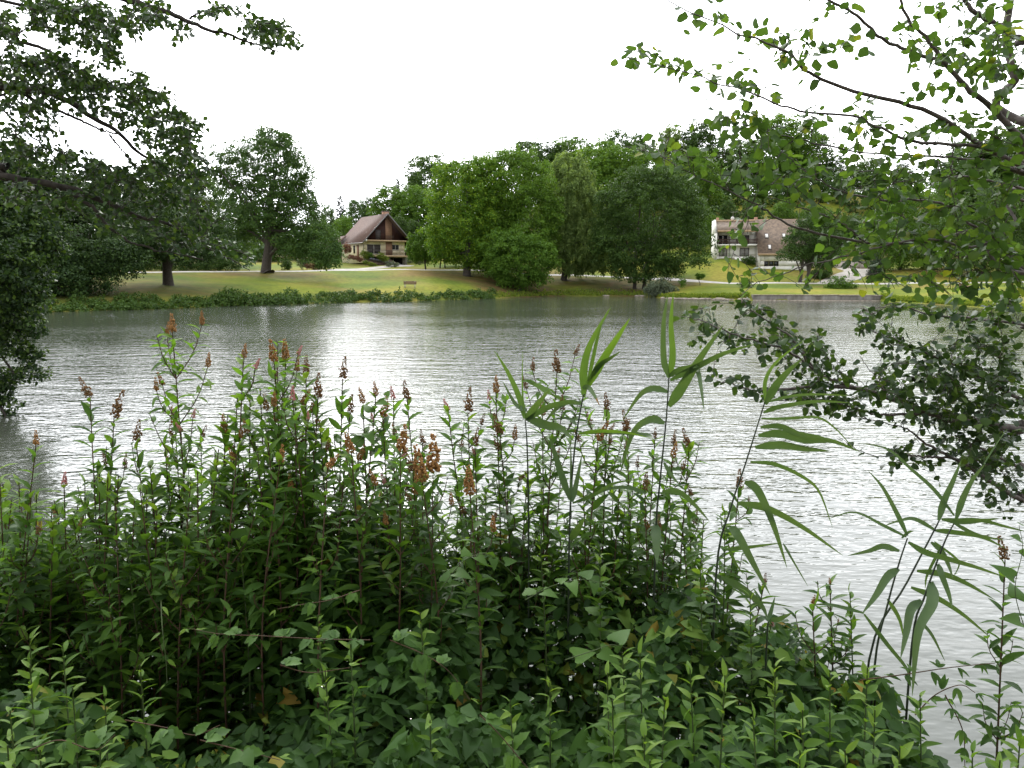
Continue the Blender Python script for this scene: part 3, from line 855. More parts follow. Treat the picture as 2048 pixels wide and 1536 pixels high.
# leafy strip along the far bank
C, Rd = [], []
for px in np.arange(-30, 985, 6.5):
    col = P(px, 550, 1.0); az = math.atan2(col[0], col[1])
    r = 60.0
    while h1(r * math.sin(az), r * math.cos(az)) < 0.1: r += 0.5
    for q in range(2):
        rq = r + rs.uniform(-1.6, 2.4); s = rs.uniform(0.3, 1.15) * (1.15 if 400 < px < 620 else 0.85) * (1 + 0.35 * math.sin(px * 0.043) * math.sin(px * 0.017))
        x, y = rq * math.sin(az), rq * math.cos(az)
        C.append(np.array((x, y, max(0.0, h1(x, y)) + 0.16 * s))); Rd.append(np.array((0.7, 0.6, 0.58)) * s)
V, Fc, t = foliage(C, Rd, 0.3, 0.19, 13, 0.8, 0.05)
tag(link("bank_plants", mesh("bank_plants", V, Fc, LEAF['dark'], t)), "leafy waterside plants crowding the foot of the far left bank", 'bank plants', None, 'stuff')
# short rough grass at the water's edge on the right
pos = []
for px in np.concatenate((np.arange(985, 1330, 0.22), np.arange(1330, 1500, 0.08), np.arange(1765, 2060, 0.08))):
    col = P(px, 550, 1.0); az = math.atan2(col[0], col[1])
    pos.append(az)
pos = np.array(pos)
rads = np.full(len(pos), 60.0)
for _ in range(170):
    z = H(rads * np.sin(pos), rads * np.cos(pos)); rads = np.where(z < 0.06, rads + 0.5, rads)
rads = rads + rs.uniform(-0.3, 4.5, len(pos)) * rs.rand(len(pos))
x, y = rads * np.sin(pos), rads * np.cos(pos)
P3 = np.column_stack((x, y, H(x, y) - 0.03))
R = bases(np.column_stack((0.3 * rs.normal(size=(len(pos), 2)), np.ones(len(pos)))), rs.normal(size=(len(pos), 3)) + (0, -1, 0.5))
V, Fc = stamp(RH, RHF, R, P3, rs.uniform(0.2, 0.45, len(pos)))
tag(link("shore_grass", mesh("shore_grass", V, Fc, LEAF['fresh'], np.repeat(rs.rand(len(pos)), 4))), "bright rough grass fringing the right far shore", 'grass', None, 'stuff')

# ------------------------------------------------------------------ stone embankment, stones, bench
M_stone = mat("weathered_stone", (0.30, 0.26, 0.21), (0.15, 0.125, 0.10), 3, 0.9, 0.8)
M_conc = mat("weathered_concrete", (0.20, 0.19, 0.17), (0.09, 0.08, 0.065), 1.2, 0.9, 0.6, stretch=(1, 1, 0.3))
a, b = P(1508, 550, 112.0), P(1772, 550, 110.2)
an = math.atan2(b[1] - a[1], b[0] - a[0]); L = math.hypot(b[0] - a[0], b[1] - a[1])
wl_ = thing("embankment_wall", "low weathered stone embankment along the right far shore", "wall", (a[0], a[1], 0), an)
MB().box(0, L, 0, 1.4, -0.8, 0.70).build("wall", M_conc, wl_)
MB().box(0.02, L, -0.35, -0.002, -0.8, 0.10).build("footing", M_stone, wl_)
cop = MB().box(0, 1.12, -0.08, 1.5, 0.703, 0.80)
cm = mesh("coping_slab", cop.V, cop.F, M_stone)
for i in range(int(L / 1.15)):
    link("coping_slab", cm, wl_, Matrix.Translation((0.02 + i * 1.15, rs.uniform(-0.03, 0.03), rs.uniform(-0.02, 0.015))) @ Matrix.Rotation(rs.uniform(-0.015, 0.015), 4, 'Z'))

def rockmesh(seed):
    r = np.random.RandomState(seed)
    mb = MB().ball((0, 0, 0), 1, 9, 6)
    V = np.array(mb.V); V *= (1 + 0.18 * noise3(V * 2.2, seed) + 0.10 * noise3(V * 5, seed + 3))[:, None]
    V[:, 2] = np.clip(V[:, 2], -0.5, 0.75) * 0.6
    return mesh("rock", V, mb.F, M_stone, None, False)
rm = [rockmesh(k) for k in range(5)]
n = 0
rocks = [(px, None) for px in (1330, 1337, 1345, 1353, 1362, 1371, 1380, 1390, 1398, 1407, 1416, 1424, 1433, 1441, 1449, 1457, 1466, 1490, 1498)] + [(1213, 1), (1276, 1), (1284, 1)]
for px, far in rocks:
    col = P(px, 550, 1.0); az = math.atan2(col[0], col[1]); r = 100.0
    while h1(r * math.sin(az), r * math.cos(az)) < 0.02: r += 0.2
    s = rs.uniform(0.32, 0.62) * (1.35 if px in (1345, 1441, 1490) else 1)
    o = link("rock", rm[n % 5], None, Matrix.LocRotScale(Vector((r * math.sin(az), r * math.cos(az), 0.06)), Quaternion((0, 0, 1), rs.uniform(0, 6)), Vector((s * 1.3, s, s * 0.75))))
    n += 1
    tag(o, "pale stone alone at the shaded water's edge below the willow, " + {1213: "leftmost of three", 1276: "middle of three", 1284: "rightmost of three"}[px] if far else ordinal(n - 1) + " pale stone from the left in the row lining the right far shore", 'rock', "stones below the willow" if far else "stones lining the right far shore")
# stump
b = P(1925, 577, 118); bz = h1(b[0], b[1])
MS = mat("cut_stump", (0.25, 0.17, 0.11), (0.12, 0.08, 0.05), 6, 0.9, 0.6)
st = MB().tube([(0, 0, -0.2), (0, 0, 0.15), (0, 0, 0.62)], [0.75, 0.6, 0.52], 12).ball((1.4, 0.2, 0.1), 0.4, 8, 5, (1.6, 1, 0.6)).build("tree_stump", MS)
st.location = (b[0], b[1], bz); tag(st, "old brown tree stump on the dry patch of the right lawn", 'stump')

M_bench = mat("brown_bench_wood", (0.16, 0.085, 0.06), (0.10, 0.055, 0.04), 5, 0.7)
M_benchleg = mat("bench_concrete", (0.3, 0.28, 0.25), None, 5, 0.9)
b = P(820, 572, 115.5); bz = h1(b[0], b[1])
be = thing("park_bench", "brown wooden park bench alone on the lawn facing the lake", "bench", (b[0], b[1], bz), 0.1)
for k in range(3):
    MB().box(-0.92, 0.92, -0.22 + k * 0.15, -0.10 + k * 0.15, 0.43, 0.47).build("seat_slat", M_bench, be)
    MB().box(-0.92, 0.92, 0.24 + 0.02 * k, 0.27 + 0.02 * k, 0.50 + k * 0.14, 0.62 + k * 0.14).build("back_slat", M_bench, be)
for s in (-0.7, 0.7):
    MB().box(s - 0.06, s + 0.06, -0.22, 0.22, -0.1, 0.428).box(s - 0.04, s + 0.04, 0.272, 0.33, 0.3, 0.9).build("leg", M_benchleg, be)
# ------------------------------------------------------------------ houses
M_cream = mat("cream_render", (0.80, 0.70, 0.50), (0.70, 0.61, 0.43), 1.5, 0.9)
M_white = mat("white_render", (0.80, 0.78, 0.71), (0.68, 0.66, 0.60), 0.8, 0.9)
M_roof = mat("brown_tile_roof", (0.13, 0.082, 0.064), (0.075, 0.046, 0.036), 2.6, 0.85, 0.4, stretch=(1, 1, 4))
M_roof2 = mat("mossy_tile_roof", (0.155, 0.112, 0.078), (0.085, 0.062, 0.045), 2.2, 0.85, 0.4, detail=8)
M_wood = mat("dark_red_boards", (0.060, 0.022, 0.017), (0.025, 0.010, 0.008), 6, 0.7, stretch=(5, 5, 0.2))
M_brick = mat("pink_brick_breast", (0.36, 0.21, 0.14), (0.28, 0.16, 0.11), 6, 0.9)
M_beam = mat("pale_beam", (0.42, 0.30, 0.18), None, 4, 0.8)
M_dark = mat("garage_dark", (0.02, 0.017, 0.018), None, 4, 0.9)
M_conc2 = mat("grey_plinth", (0.20, 0.18, 0.16), (0.13, 0.115, 0.1), 2, 0.9)
M_rail = mat("iron_rail", (0.06, 0.05, 0.045), None, 5, 0.6)
M_frame = mat("white_frame", (0.7, 0.68, 0.64), None, 5, 0.6)
M_frb = mat("brown_frame", (0.05, 0.025, 0.018), None, 5, 0.6)
M_glass = glassmat("window_glass")
M_blind = mat("grey_blind", (0.09, 0.08, 0.08), (0.06, 0.05, 0.05), 3, 0.8, stretch=(1, 1, 12))
M_slate = mat("blue_slate", (0.13, 0.13, 0.16), (0.05, 0.05, 0.06), 3, 0.8, 0.6)
M_soil = mat("garden_soil", (0.10, 0.07, 0.045), (0.05, 0.035, 0.025), 2, 0.95)
M_curtain = mat("net_curtain", (0.32, 0.31, 0.29), None, 8, 0.9)
M_gut = mat("gutter_metal", (0.30, 0.27, 0.25), None, 5, 0.5)

def window(root, x0, x1, z0, z1, y, fm, panes=2, blind=0.0, ft=0.07, pm=None, name="window", bar=None):
    """frame in front of wall plane y (outside is -y), panes behind it"""
    f = MB()
    f.box(x0, x1, y - 0.05, y + 0.05, z0, z0 + ft).box(x0, x1, y - 0.05, y + 0.05, z1 - ft, z1)
    f.box(x0, x0 + ft, y - 0.05, y + 0.05, z0 + ft, z1 - ft).box(x1 - ft, x1, y - 0.05, y + 0.05, z0 + ft, z1 - ft)
    for k in range(1, panes):
        xm = x0 + (x1 - x0) * k / panes
        f.box(xm - ft / 2, xm + ft / 2, y - 0.045, y + 0.045, z0 + ft, z1 - ft)
    if bar: f.box(x0 + ft, x1 - ft, y - 0.06, y + 0.04, bar - 0.05, bar + 0.05)
    w = f.build(name, fm, root)
    for k in range(panes):
        a = x0 + (x1 - x0) * k / panes + ft; b = x0 + (x1 - x0) * (k + 1) / panes - ft
        MB().box(a - 0.02, b + 0.02, y, y + 0.02, z0 + ft - 0.02, z1 - ft + 0.02).build("pane", pm or M_glass, w)
    if blind:
        MB().box(x0 + ft, x1 - ft, y - 0.035, y - 0.01, z1 - ft - blind, z1 - ft).build("blind", M_blind, w)
    return w

def wallbox(mb, x0, x1, z0, z1, y0, y1, holes):
    """wall slab in the xz plane with rectangular openings"""
    xs = sorted({x0, x1, *[h[0] for h in holes], *[h[1] for h in holes]})
    zs = sorted({z0, z1, *[h[2] for h in holes], *[h[3] for h in holes]})
    for i in range(len(xs) - 1):
        for j in range(len(zs) - 1):
            cx, cz = (xs[i] + xs[i + 1]) / 2, (zs[j] + zs[j + 1]) / 2
            if any(h[0] < cx < h[1] and h[2] < cz < h[3] for h in holes): continue
            mb.box(xs[i], xs[i + 1], y0, y1, zs[j], zs[j + 1])
    return mb

# gabled house ----------------------------------------------------------
o1 = P(728, 513, 163.0); az1 = math.radians(-33)
z0 = 5.3
hs = thing("gabled_house", "cream house with steep brown gable roof, dark boards and basement garage", "house", (o1[0], o1[1], z0), -az1)
# local: x right along the front, y back, z up from garage floor (0)
FL, EV, AP = 2.15, 5.0, 10.25      # floor, eave, apex heights
wA = MB()
wallbox(wA, 0, 9.0, FL, EV, 0, 0.3, [(0.7, 3.7, FL + 0.25, 4.35), (6.15, 7.75, 3.25, 4.35)])
wA.box(0, 0.3, 0.3, 12, 0.6, EV - 0.003)
wA.box(8.7, 9.0, 0.3, 12, 0.0, EV - 0.003).box(0.3, 8.7, 11.7, 12, 0.5, EV - 0.003)
wA.build("wall", M_cream, hs)
gp = MB().prism([(0.0, EV + 0.2), (9.6, EV + 0.2), (4.8, AP - 0.15)], 1, 0.0, 0.2).build("gable_boards", M_wood, hs)
MB().prism([(0.0, EV), (9.6, EV), (4.8, AP - 0.15)], 1, 11.5, 11.7).build("gable_boards", M_wood, hs)
MB().box(-0.1, 9.7, -1.15, 0.0, EV - 0.12, EV + 0.18).build("beam", M_beam, hs)
for x in (0.05, 9.45):
    MB().ball((x, -1.25, EV + 0.05), 0.24, 8, 6).build("beam_end", M_frame, hs)
# roof slabs
def roofslab(root, xe, ze, xa, za, y0, y1, th, m, name="roof_slope"):
    MB().prism([(xe, ze), (xa, za), (xa, za + th), (xe, ze + th)], 1, y0, y1).build(name, m, root)
roofslab(hs, -0.65, EV - 0.45, 4.797, AP, -1.3, 12.4, 0.22, M_roof)
roofslab(hs, 10.25, EV - 0.45, 4.803, AP, -1.3, 12.4, 0.22, M_roof)
M_barge = mat("grey_barge", (0.16, 0.15, 0.15), None, 4, 0.7)
roofslab(hs, -0.68, EV - 0.5, 4.797, AP - 0.03, -1.38, -1.303, 0.3, M_barge, "barge_board")
roofslab(hs, 10.28, EV - 0.5, 4.803, AP - 0.03, -1.38, -1.303, 0.3, M_barge, "barge_board")
MB().tube([(-0.72, -1.3, EV - 0.42), (-0.72, 12.4, EV - 0.42)], 0.08, 6).build("gutter", M_gut, hs)
MB().tube([(-0.65, -0.5, EV - 0.45), (-0.1, -0.1, EV - 0.8), (-0.08, -0.08, 1.2)], 0.05, 6).build("downpipe", M_rail, hs)
MB().prism([(-2.6, EV - 1.0), (0.2, EV + 1.2), (0.2, EV + 1.4), (-2.6, EV - 0.8)], 1, 9.5, 14.0).build("rear_roof", M_roof, hs)
# chimney breast and stack
MB().box(4.75, 6.15, -0.12, -0.004, FL + 0.0, EV - 0.13).build("chimney_breast", M_brick, hs)
MB().prism([(4.75, EV + 0.19), (6.15, EV + 0.19), (6.15, AP - 1.65), (4.82, AP - 0.2), (4.75, AP - 0.2)], 1, -0.12, -0.004).build("chimney_breast", M_brick, hs)
ch = MB().box(4.9, 6.1, 1.0, 1.9, 8.6, AP + 0.75).build("chimney", M_brick, hs)
MB().box(4.82, 6.18, 0.92, 1.98, AP + 0.752, AP + 0.86).build("chimney_cap", M_conc2, ch)
window(hs, 0.7, 3.7, FL + 0.25, 4.35, 0.12, M_frame, 2, 1.15, bar=FL + 1.02)
window(hs, 6.15, 7.75, 3.25, 4.35, 0.12, M_frame, 2)
w = window(hs, 2.5, 3.75, EV + 0.35, EV + 2.3, -0.06, M_frb, 1, 0.0, 0.08, M_blind, "shuttered_door")
# balcony
MB().box(-0.1, 9.4, -1.2, 0.0, FL - 0.35, FL).build("balcony_slab", M_beam, hs)
rl = MB().box(0.0, 9.35, -1.17, -1.12, FL + 0.94, FL + 1.02).box(0.0, 9.35, -1.17, -1.12, FL + 0.10, FL + 0.16)
rl.build("rail", M_rail, hs)
pm_ = mesh("baluster", *(lambda m: (m.V, m.F))(MB().box(-0.028, 0.028, -0.02, 0.02, 0.16, 0.95)), M_rail)
for x in np.linspace(0.03, 9.32, 38):
    link("baluster", pm_, hs, Matrix.Translation((x, -1.145, FL)))
for c in (5.2, 7.0, 8.6):
    sc_ = MB()
    for q in (-0.35, 0.35):
        t_ = np.linspace(0, 4.6, 14)
        sc_.tube([(c + q + 0.28 * math.cos(a) * (1 - a / 7), -1.2, FL + 0.55 + 0.28 * math.sin(a) * (1 - a / 7)) for a in t_], 0.025, 4)
    sc_.build("scrollwork", M_rail, hs)
ub = MB().box(4.6, 6.3, -0.55, -0.5, EV + 1.05, EV + 1.1).box(4.6, 6.3, -0.55, -0.5, EV + 0.25, EV + 0.29)
for x in np.linspace(4.6, 6.28, 12): ub.box(x, x + 0.03, -0.54, -0.51, EV + 0.29, EV + 1.05)
ub.build("small_balcony_rail", M_rail, hs)
# basement
pl = MB(); wallbox(pl, 5.2, 9.4, 0, FL - 0.353, -0.25, 0.05, [(5.6, 8.4, -0.01, FL - 0.5)])
pl.box(9.0, 9.4, 0.05, 6, 0, FL - 0.353).box(0, 5.2, -0.2, 0.05, 0.0, FL - 0.353)
pl.build("plinth", M_conc2, hs)
MB().box(5.6, 8.4, 4.5, 4.6, 0, FL - 0.4).box(5.45, 5.58, 0.06, 4.4, 0, FL - 0.4).box(8.42, 8.5, 0.06, 4.4, 0, FL - 0.4).build("garage_interior", M_dark, hs)
MB().box(9.0, 10.0, 0.2, 8, 0.8, EV - 0.05).build("side_boards", M_wood, hs)
# side windows on the left wall (facing -x): built thin
for (ya, yb, za, zb, m_) in ((2.6, 3.5, 1.5, 4.2, M_brick), (4.6, 5.3, 2.7, 4.1, M_glass), (7.0, 7.7, 2.9, 4.0, M_glass)):
    f = MB().box(-0.06, -0.004, ya - 0.1, yb + 0.1, za - 0.1, zb + 0.1).build("side_window", M_frb, hs)
    MB().box(-0.09, -0.062, ya, yb, za, zb).build("pane", m_, f)
# garden slope in front, left of the garage
gs = thing("garden_slope", "sloping rock garden of dark soil and blue slate before the gabled house", "rock garden", (o1[0], o1[1], z0), -az1)
MB().add([(0.2, -0.3, FL - 0.4), (5.0, -0.3, FL - 0.5), (6.6, -4.5, -0.1), (-0.6, -3.2, 0.9), (0.2, -0.3, -0.6), (5.0, -0.3, -0.6), (6.6, -4.5, -0.9), (-0.6, -3.2, -0.6)], [(0, 3, 2, 1), (0, 4, 7, 3), (3, 7, 6, 2), (2, 6, 5, 1), (0, 1, 5, 4), (4, 5, 6, 7)]).build("soil", M_soil, gs)
slm = [rockmesh(30 + k) for k in range(3)]
for m_ in slm: m_.materials.clear(); m_.materials.append(M_slate)
for k in range(20):
    t_ = k / 19
    link("slate_stone", slm[k % 3], gs, Matrix.LocRotScale(Vector((0.3 + 6.3 * t_ + rs.uniform(-.15, .15), -2.9 - 1.5 * t_ + rs.uniform(-.3, .3), 1.35 - 1.35 * t_)), Quaternion((0, 0, 1), rs.uniform(0, 6)), Vector((0.5, 0.32, 0.42)) * rs.uniform(0.8, 1.25)))

# neighbouring house: only the chimney shows over the small willow
p = P(848, 490, 178); zz = h1(p[0], p[1])
nb = thing("neighbour_house", "house hidden behind the small willow, only its brick chimney showing", "house", (p[0], p[1], zz), 0.3)
tz = P(848, 467, 178)[2] - zz
MB().box(-3.2, 3.2, 0, 8, -0.5, tz - 2.9).build("wall", M_cream, nb)
MB().prism([(-3.6, tz - 3.1), (3.6, tz - 3.1), (0, tz - 0.9)], 1, -0.4, 8.4).build("roof", M_roof, nb)
MB().box(-0.55, 0.55, 1.0, 1.9, tz - 2.5, tz).build("chimney", M_brick, nb)

# balcony house ---------------------------------------------------------
YH = 156.0
o2 = P(1432, 517, YH); zb = o2[2]
h2 = thing("balcony_house", "white two-storey house with wooden balcony, mossy brown roof and skylights", "house", (o2[0], o2[1], zb), -0.17)
k_ = YH / F
def X(px): return (px - 1432) * k_ * 0.995
def Z(py): return P(1432, py, YH)[2] - zb
xl, xm, xr = 0.0, X(1509), X(1606)
top, rf0, rf1, bal, slb, base = Z(437), Z(442), Z(463), Z(481), Z(489), 0.0
wl2 = MB()
doors = [(X(1437), X(1453), Z(513), Z(496)), (X(1477), X(1495), Z(513), Z(496))]
wallbox(wl2, xl, xm, -1.0, slb - 0.3, 0, 0.3, doors)
updoors = [(X(1437), X(1454), slb, Z(470)), (X(1477), X(1496), slb, Z(470))]
wallbox(wl2, xl, xm, slb, rf1 + 0.3, 1.5, 1.8, updoors)
wl2.box(xl - 0.35, xl - 0.003, -1.3, 9, -1.0, rf1 - 0.4)
wl2.prism([(-1.3, rf1 - 0.4), (9.0, rf1 - 0.4), (9.0, top + 0.0), (3.6, top + 0.0)], 0, xl - 0.35, xl - 0.003)
wl2.box(xl, xm, 8.7, 9.0, -1.0, top - 0.1)
wl2.build("wall", M_white, h2)
MB().box(xl, xm, -1.2, 1.5, slb - 0.298, slb - 0.003).build("balcony_slab", M_white, h2)
for kk, (a, b, c, d) in enumerate(doors):
    window(h2, a, b, c, d, 0.15, M_frb, 2, 0, 0.09, M_curtain, "glass_door")
for kk, (a, b, c, d) in enumerate(updoors):
    window(h2, a, b, c, d, 1.65, M_frb, 2, 0, 0.09, M_glass if kk == 0 else M_blind, "glass_door")
for q in range(3):
    MB().box(xl + 0.02, xm - 0.02, -1.24, -1.19, slb + 0.2 + q * 0.3, slb + 0.38 + q * 0.3).build("balcony_plank", M_frb, h2)
for x in (xl + 0.15, X(1453), X(1472), X(1490), xm - 0.15):
    MB().box(x - 0.06, x + 0.06, -1.185, -1.1, slb, slb + 1.05).build("balcony_post", M_frb, h2)
MB().box(X(1470) - 0.08, X(1470) + 0.08, -1.08, -0.92, slb, rf1 - 0.1).box(xl + 0.05, xl + 0.2, -1.08, -0.92, slb, rf1 - 0.1).build("post", M_frb, h2)
MB().prism([(-1.5, rf1 - 0.1), (3.9, rf0), (3.9, rf0 + 0.2), (-1.5, rf1 + 0.12)], 0, xl, xm - 0.05).build("roof_slope", M_roof2, h2)
MB().box(xl, xm - 0.1, -1.56, -1.503, rf1 - 0.22, rf1 + 0.16).build("fascia", M_beam, h2)
MB().box(xl - 0.1, xr, 3.75, 4.1, rf0 + 0.02, top).build("parapet", M_beam, h2)
# big roof block on the right
bz = Z(536); ez = Z(509)
wl3 = MB()
wallbox(wl3, xm + 0.45, xr, bz - 1.0, ez - 0.05, -2.6, -2.3, [(X(1521), X(1548), Z(533), Z(523))])
wl3.prism([(-2.6, bz - 1.0), (9.0, bz - 1.0), (9.0, top - 0.3), (3.6, top - 0.2), (-2.6, ez - 0.1)], 0, xm + 0.05, xm + 0.4)
wl3.box(xr - 0.3, xr, -2.29, 9.0, bz - 1, ez)
wl3.build("wall", M_white, h2)
window(h2, X(1521), X(1548), Z(533), Z(523), -2.45, M_frb, 3, 0, 0.08, M_glass, "basement_window")
rs_ = MB().prism([(-3.0, ez - 0.2), (3.7, top - 0.3), (3.7, top - 0.05), (-3.0, ez + 0.05)], 0, xm - 0.1, xr + 0.3)
rs_.build("roof_slope", M_roof2, h2)
MB().box(xm - 0.1, xr + 0.3, -3.07, -3.003, ez - 0.3, ez + 0.08).build("fascia", M_beam, h2)
sl = (top - ez - 0.1) / 6.7
for (a, b, c, d) in ((1524, 1531, 478, 469), (1557, 1563, 477, 469), (1528, 1534, 501, 492), (1580, 1587, 478, 469)):
    za, zb_ = Z(c), Z(d)
    ya = -3.0 + (za - ez - 0.05) / sl; yb = -3.0 + (zb_ - ez - 0.05) / sl
    f = MB().prism([(ya, za + 0.02), (yb, zb_ + 0.02), (yb, zb_ + 0.12), (ya, za + 0.12)], 0, X(a), X(b)).build("skylight", M_rail, h2)
    MB().prism([(ya + 0.1, za + 0.21), (yb - 0.1, zb_ + 0.03), (yb - 0.1, zb_ + 0.08), (ya + 0.1, za + 0.26)], 0, X(a) + 0.08, X(b) - 0.08).build("pane", M_frame, f)
for x, w_ in ((X(1436), 0.25), (X(1511), 0.3)):
    MB().box(x - w_, x + w_, 4.2, 4.8, top - 0.5, top + 0.45).build("chimney", M_brick, h2)
MB().ball((X(1465), 4.0, top + 0.25), 0.35, 10, 6, (1, 0.35, 1)).build("satellite_dish", M_frame, h2)
MB().tube([(X(1466), 4.4, top - 0.2), (X(1466), 4.4, top + 1.6)], 0.03, 5).tube([(X(1466) - 0.5, 4.4, top + 1.45), (X(1466) + 0.9, 4.4, top + 1.5)], 0.02, 4).build("antenna", M_gut, h2)
# terrace wall and rail beside the hedge
tw = thing("terrace_wall", "rough stone terrace wall with pale rail below the glass doors", "wall", (o2[0], o2[1], zb), -0.17)
MB().box(X(1466), X(1481), -2.2, -0.3, bz - 0.3, 0.15).build("wall", M_white, tw)
for k in range(10):
    link("stone", rm[k % 5], tw, Matrix.LocRotScale(Vector((X(1463 + k * 1.6), -2.5 + rs.uniform(-.2, .2), -0.2 - 0.16 * k)), Quaternion((0, 0, 1), k), Vector((0.35, 0.3, 0.5))))
MB().box(X(1494), X(1509), -1.0, -0.95, 0.85, 0.95).box(X(1494), X(1509), -1.0, -0.95, 0.35, 0.43).build("rail", M_white, tw)
# garage doors
M_gd = mat("pinkish_garage_door", (0.60, 0.52, 0.48), (0.52, 0.45, 0.42), 1, 0.8)
p = P(1598, 541, 160); p2 = P(1746, 541, 160)
gr = thing("garage_block", "long row of pale pinkish garage doors at the top of the gravel drive", "garage", (p[0], p[1], h1(p2[0], p2[1]) - 0.2), 0)
Lg = p2[0] - p[0]
hg = P(1700, 523, 160)[2] - gr.location.z
MB().box(0, Lg, 0.12, 5, -1.5, hg).build("wall", M_white, gr)
MB().box(-0.2, Lg + 0.2, -0.1, 5.2, hg + 0.003, hg + 0.15).build("flat_roof", M_conc2, gr)
nd = 6
for i in range(nd):
    x0_ = 0.1 + i * (Lg - 0.2) / nd
    MB().box(x0_ + 0.06, x0_ + (Lg - 0.2) / nd - 0.06, 0.0, 0.1, -0.2, hg - 0.12).build("garage_door", M_gd, gr)
# ------------------------------------------------------------------ near plants
def leaf_tmpl(w, xs, fold=0.25, bend=0.15, jag=0.0, sweep=0.0, seed=0, curl=0.0):
    """one leaf, unit length along x; half widths w at stations xs"""
    r = np.random.RandomState(seed)
    V = []
    for i, (x, h) in enumerate(zip(xs, w)):
        zc = -bend * x * x
        for s in (-1, 0, 1):
            hh = h * (1 + (jag * r.uniform(-1, 1) if 0 < i < len(xs) - 1 else 0))
            V.append((x - (sweep * hh if s else 0), s * hh, zc + (fold * hh + curl * hh * math.sin(7 * x + s)) * abs(s)))
    Fq = []
    for i in range(len(xs) - 1):
        a = 3 * i
        Fq += [(a, a + 3, a + 4, a + 1), (a + 1, a + 4, a + 5, a + 2)]
    return np.array(V), np.array(Fq)

L_SPI = [leaf_tmpl([.004, .12, .17, .15, .08, .003], [0, .15, .4, .62, .84, 1], .35, .22 + .1 * k, .08, 0, k) for k in range(4)]
L_ALD = [leaf_tmpl([.01, (.27, .30, .22, .28)[k], (.40, .36, .42, .30)[k], (.38, .28, .40, .34)[k], (.25, .20, .17, .26)[k], .02], [0, .1, .35, .62, .86, .98], .2, .12 + .12 * k, (.10, .18, .38, .24)[k], .08, 10 + k, .14) for k in range(4)]
L_BRA = [leaf_tmpl([.01, .20, .31, .28, .33, .23, .24, .10, .003], [0, .07, .2, .34, .46, .6, .7, .87, 1], .25, .2 + .1 * k, .10, .08, 20 + k, .08) for k in range(3)]
L_HRT = [leaf_tmpl([.005, .24, .37, .38, .31, .20, .09, .002], [.13, .04, .14, .3, .5, .7, .87, 1], .22, .25 + .15 * k, .05, .28, 30 + k, .06) for k in range(3)]
L_PNT = [leaf_tmpl([.006, .14, .19, .14, .06, .003], [0, .14, .36, .6, .82, 1], .15, .25, .1, 0, 40 + k) for k in range(2)]

MF = dict(
    spi=leafmat("spirea_leaf", [(0.0, (0.050, 0.105, 0.016)), (0.6, (0.072, 0.15, 0.022)), (1.0, (0.10, 0.185, 0.026))], 0.46, 0.5, 0.15, 2.0, nscale=3),
    spid=leafmat("spirea_leaf_dark", [(0.0, (0.036, 0.082, 0.018)), (0.6, (0.056, 0.12, 0.023)), (1.0, (0.08, 0.155, 0.027))], 0.44, 0.5, 0.15, 1.7),
    young=leafmat("young_spirea_leaf", [(0.0, (0.075, 0.15, 0.02)), (1.0, (0.13, 0.21, 0.03))], 0.35, 0.5, 0.15, 1.8),
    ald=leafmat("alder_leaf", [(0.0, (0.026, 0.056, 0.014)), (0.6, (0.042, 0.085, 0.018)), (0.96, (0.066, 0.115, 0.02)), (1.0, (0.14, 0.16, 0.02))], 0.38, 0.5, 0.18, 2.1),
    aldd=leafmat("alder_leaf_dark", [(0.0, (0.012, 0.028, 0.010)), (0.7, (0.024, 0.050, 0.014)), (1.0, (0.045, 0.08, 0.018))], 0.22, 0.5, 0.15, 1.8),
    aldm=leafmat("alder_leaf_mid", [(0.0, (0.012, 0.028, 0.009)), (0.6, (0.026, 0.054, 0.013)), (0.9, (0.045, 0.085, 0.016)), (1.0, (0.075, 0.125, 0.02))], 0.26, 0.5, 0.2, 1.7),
    und=leafmat("undergrowth_leaf", [(0.0, (0.020, 0.050, 0.011)), (0.45, (0.042, 0.096, 0.018)), (0.8, (0.06, 0.13, 0.024)), (0.975, (0.12, 0.20, 0.032)), (1.0, (0.26, 0.17, 0.03))], 0.28, 0.5, 0.14, 1.7),
    bra=leafmat("bramble_leaf", [(0.0, (0.04, 0.09, 0.018)), (1.0, (0.075, 0.15, 0.026))], 0.3, 0.5, 0.15, 1.7),
    reed=leafmat("reed_leaf", [(0.0, (0.050, 0.095, 0.035)), (1.0, (0.075, 0.125, 0.045))], 0.3, 0.45, 0.4, 1.6, nscale=6),
    reedy=leafmat("fresh_reed_leaf", [(0.0, (0.075, 0.14, 0.025)), (1.0, (0.10, 0.18, 0.03))], 0.4, 0.45, 0.4, 1.6, nscale=6),
    rust=mat("rust_flower", (0.36, 0.19, 0.06), (0.20, 0.095, 0.03), 90, 0.9),
    brown=mat("brown_seed_head", (0.22, 0.12, 0.045), (0.11, 0.058, 0.025), 90, 0.9),
    pink=mat("pink_flower", (0.52, 0.22, 0.21), (0.36, 0.15, 0.14), 90, 0.9),
)
M_stem = mat("reddish_stem", (0.10, 0.055, 0.03), (0.055, 0.035, 0.02), 30, 0.7)
M_gstem = mat("green_stem", (0.07, 0.10, 0.03), (0.05, 0.075, 0.025), 30, 0.6)
M_reedstem = mat("reed_stem", (0.035, 0.05, 0.025), (0.02, 0.028, 0.018), 20, 0.5)

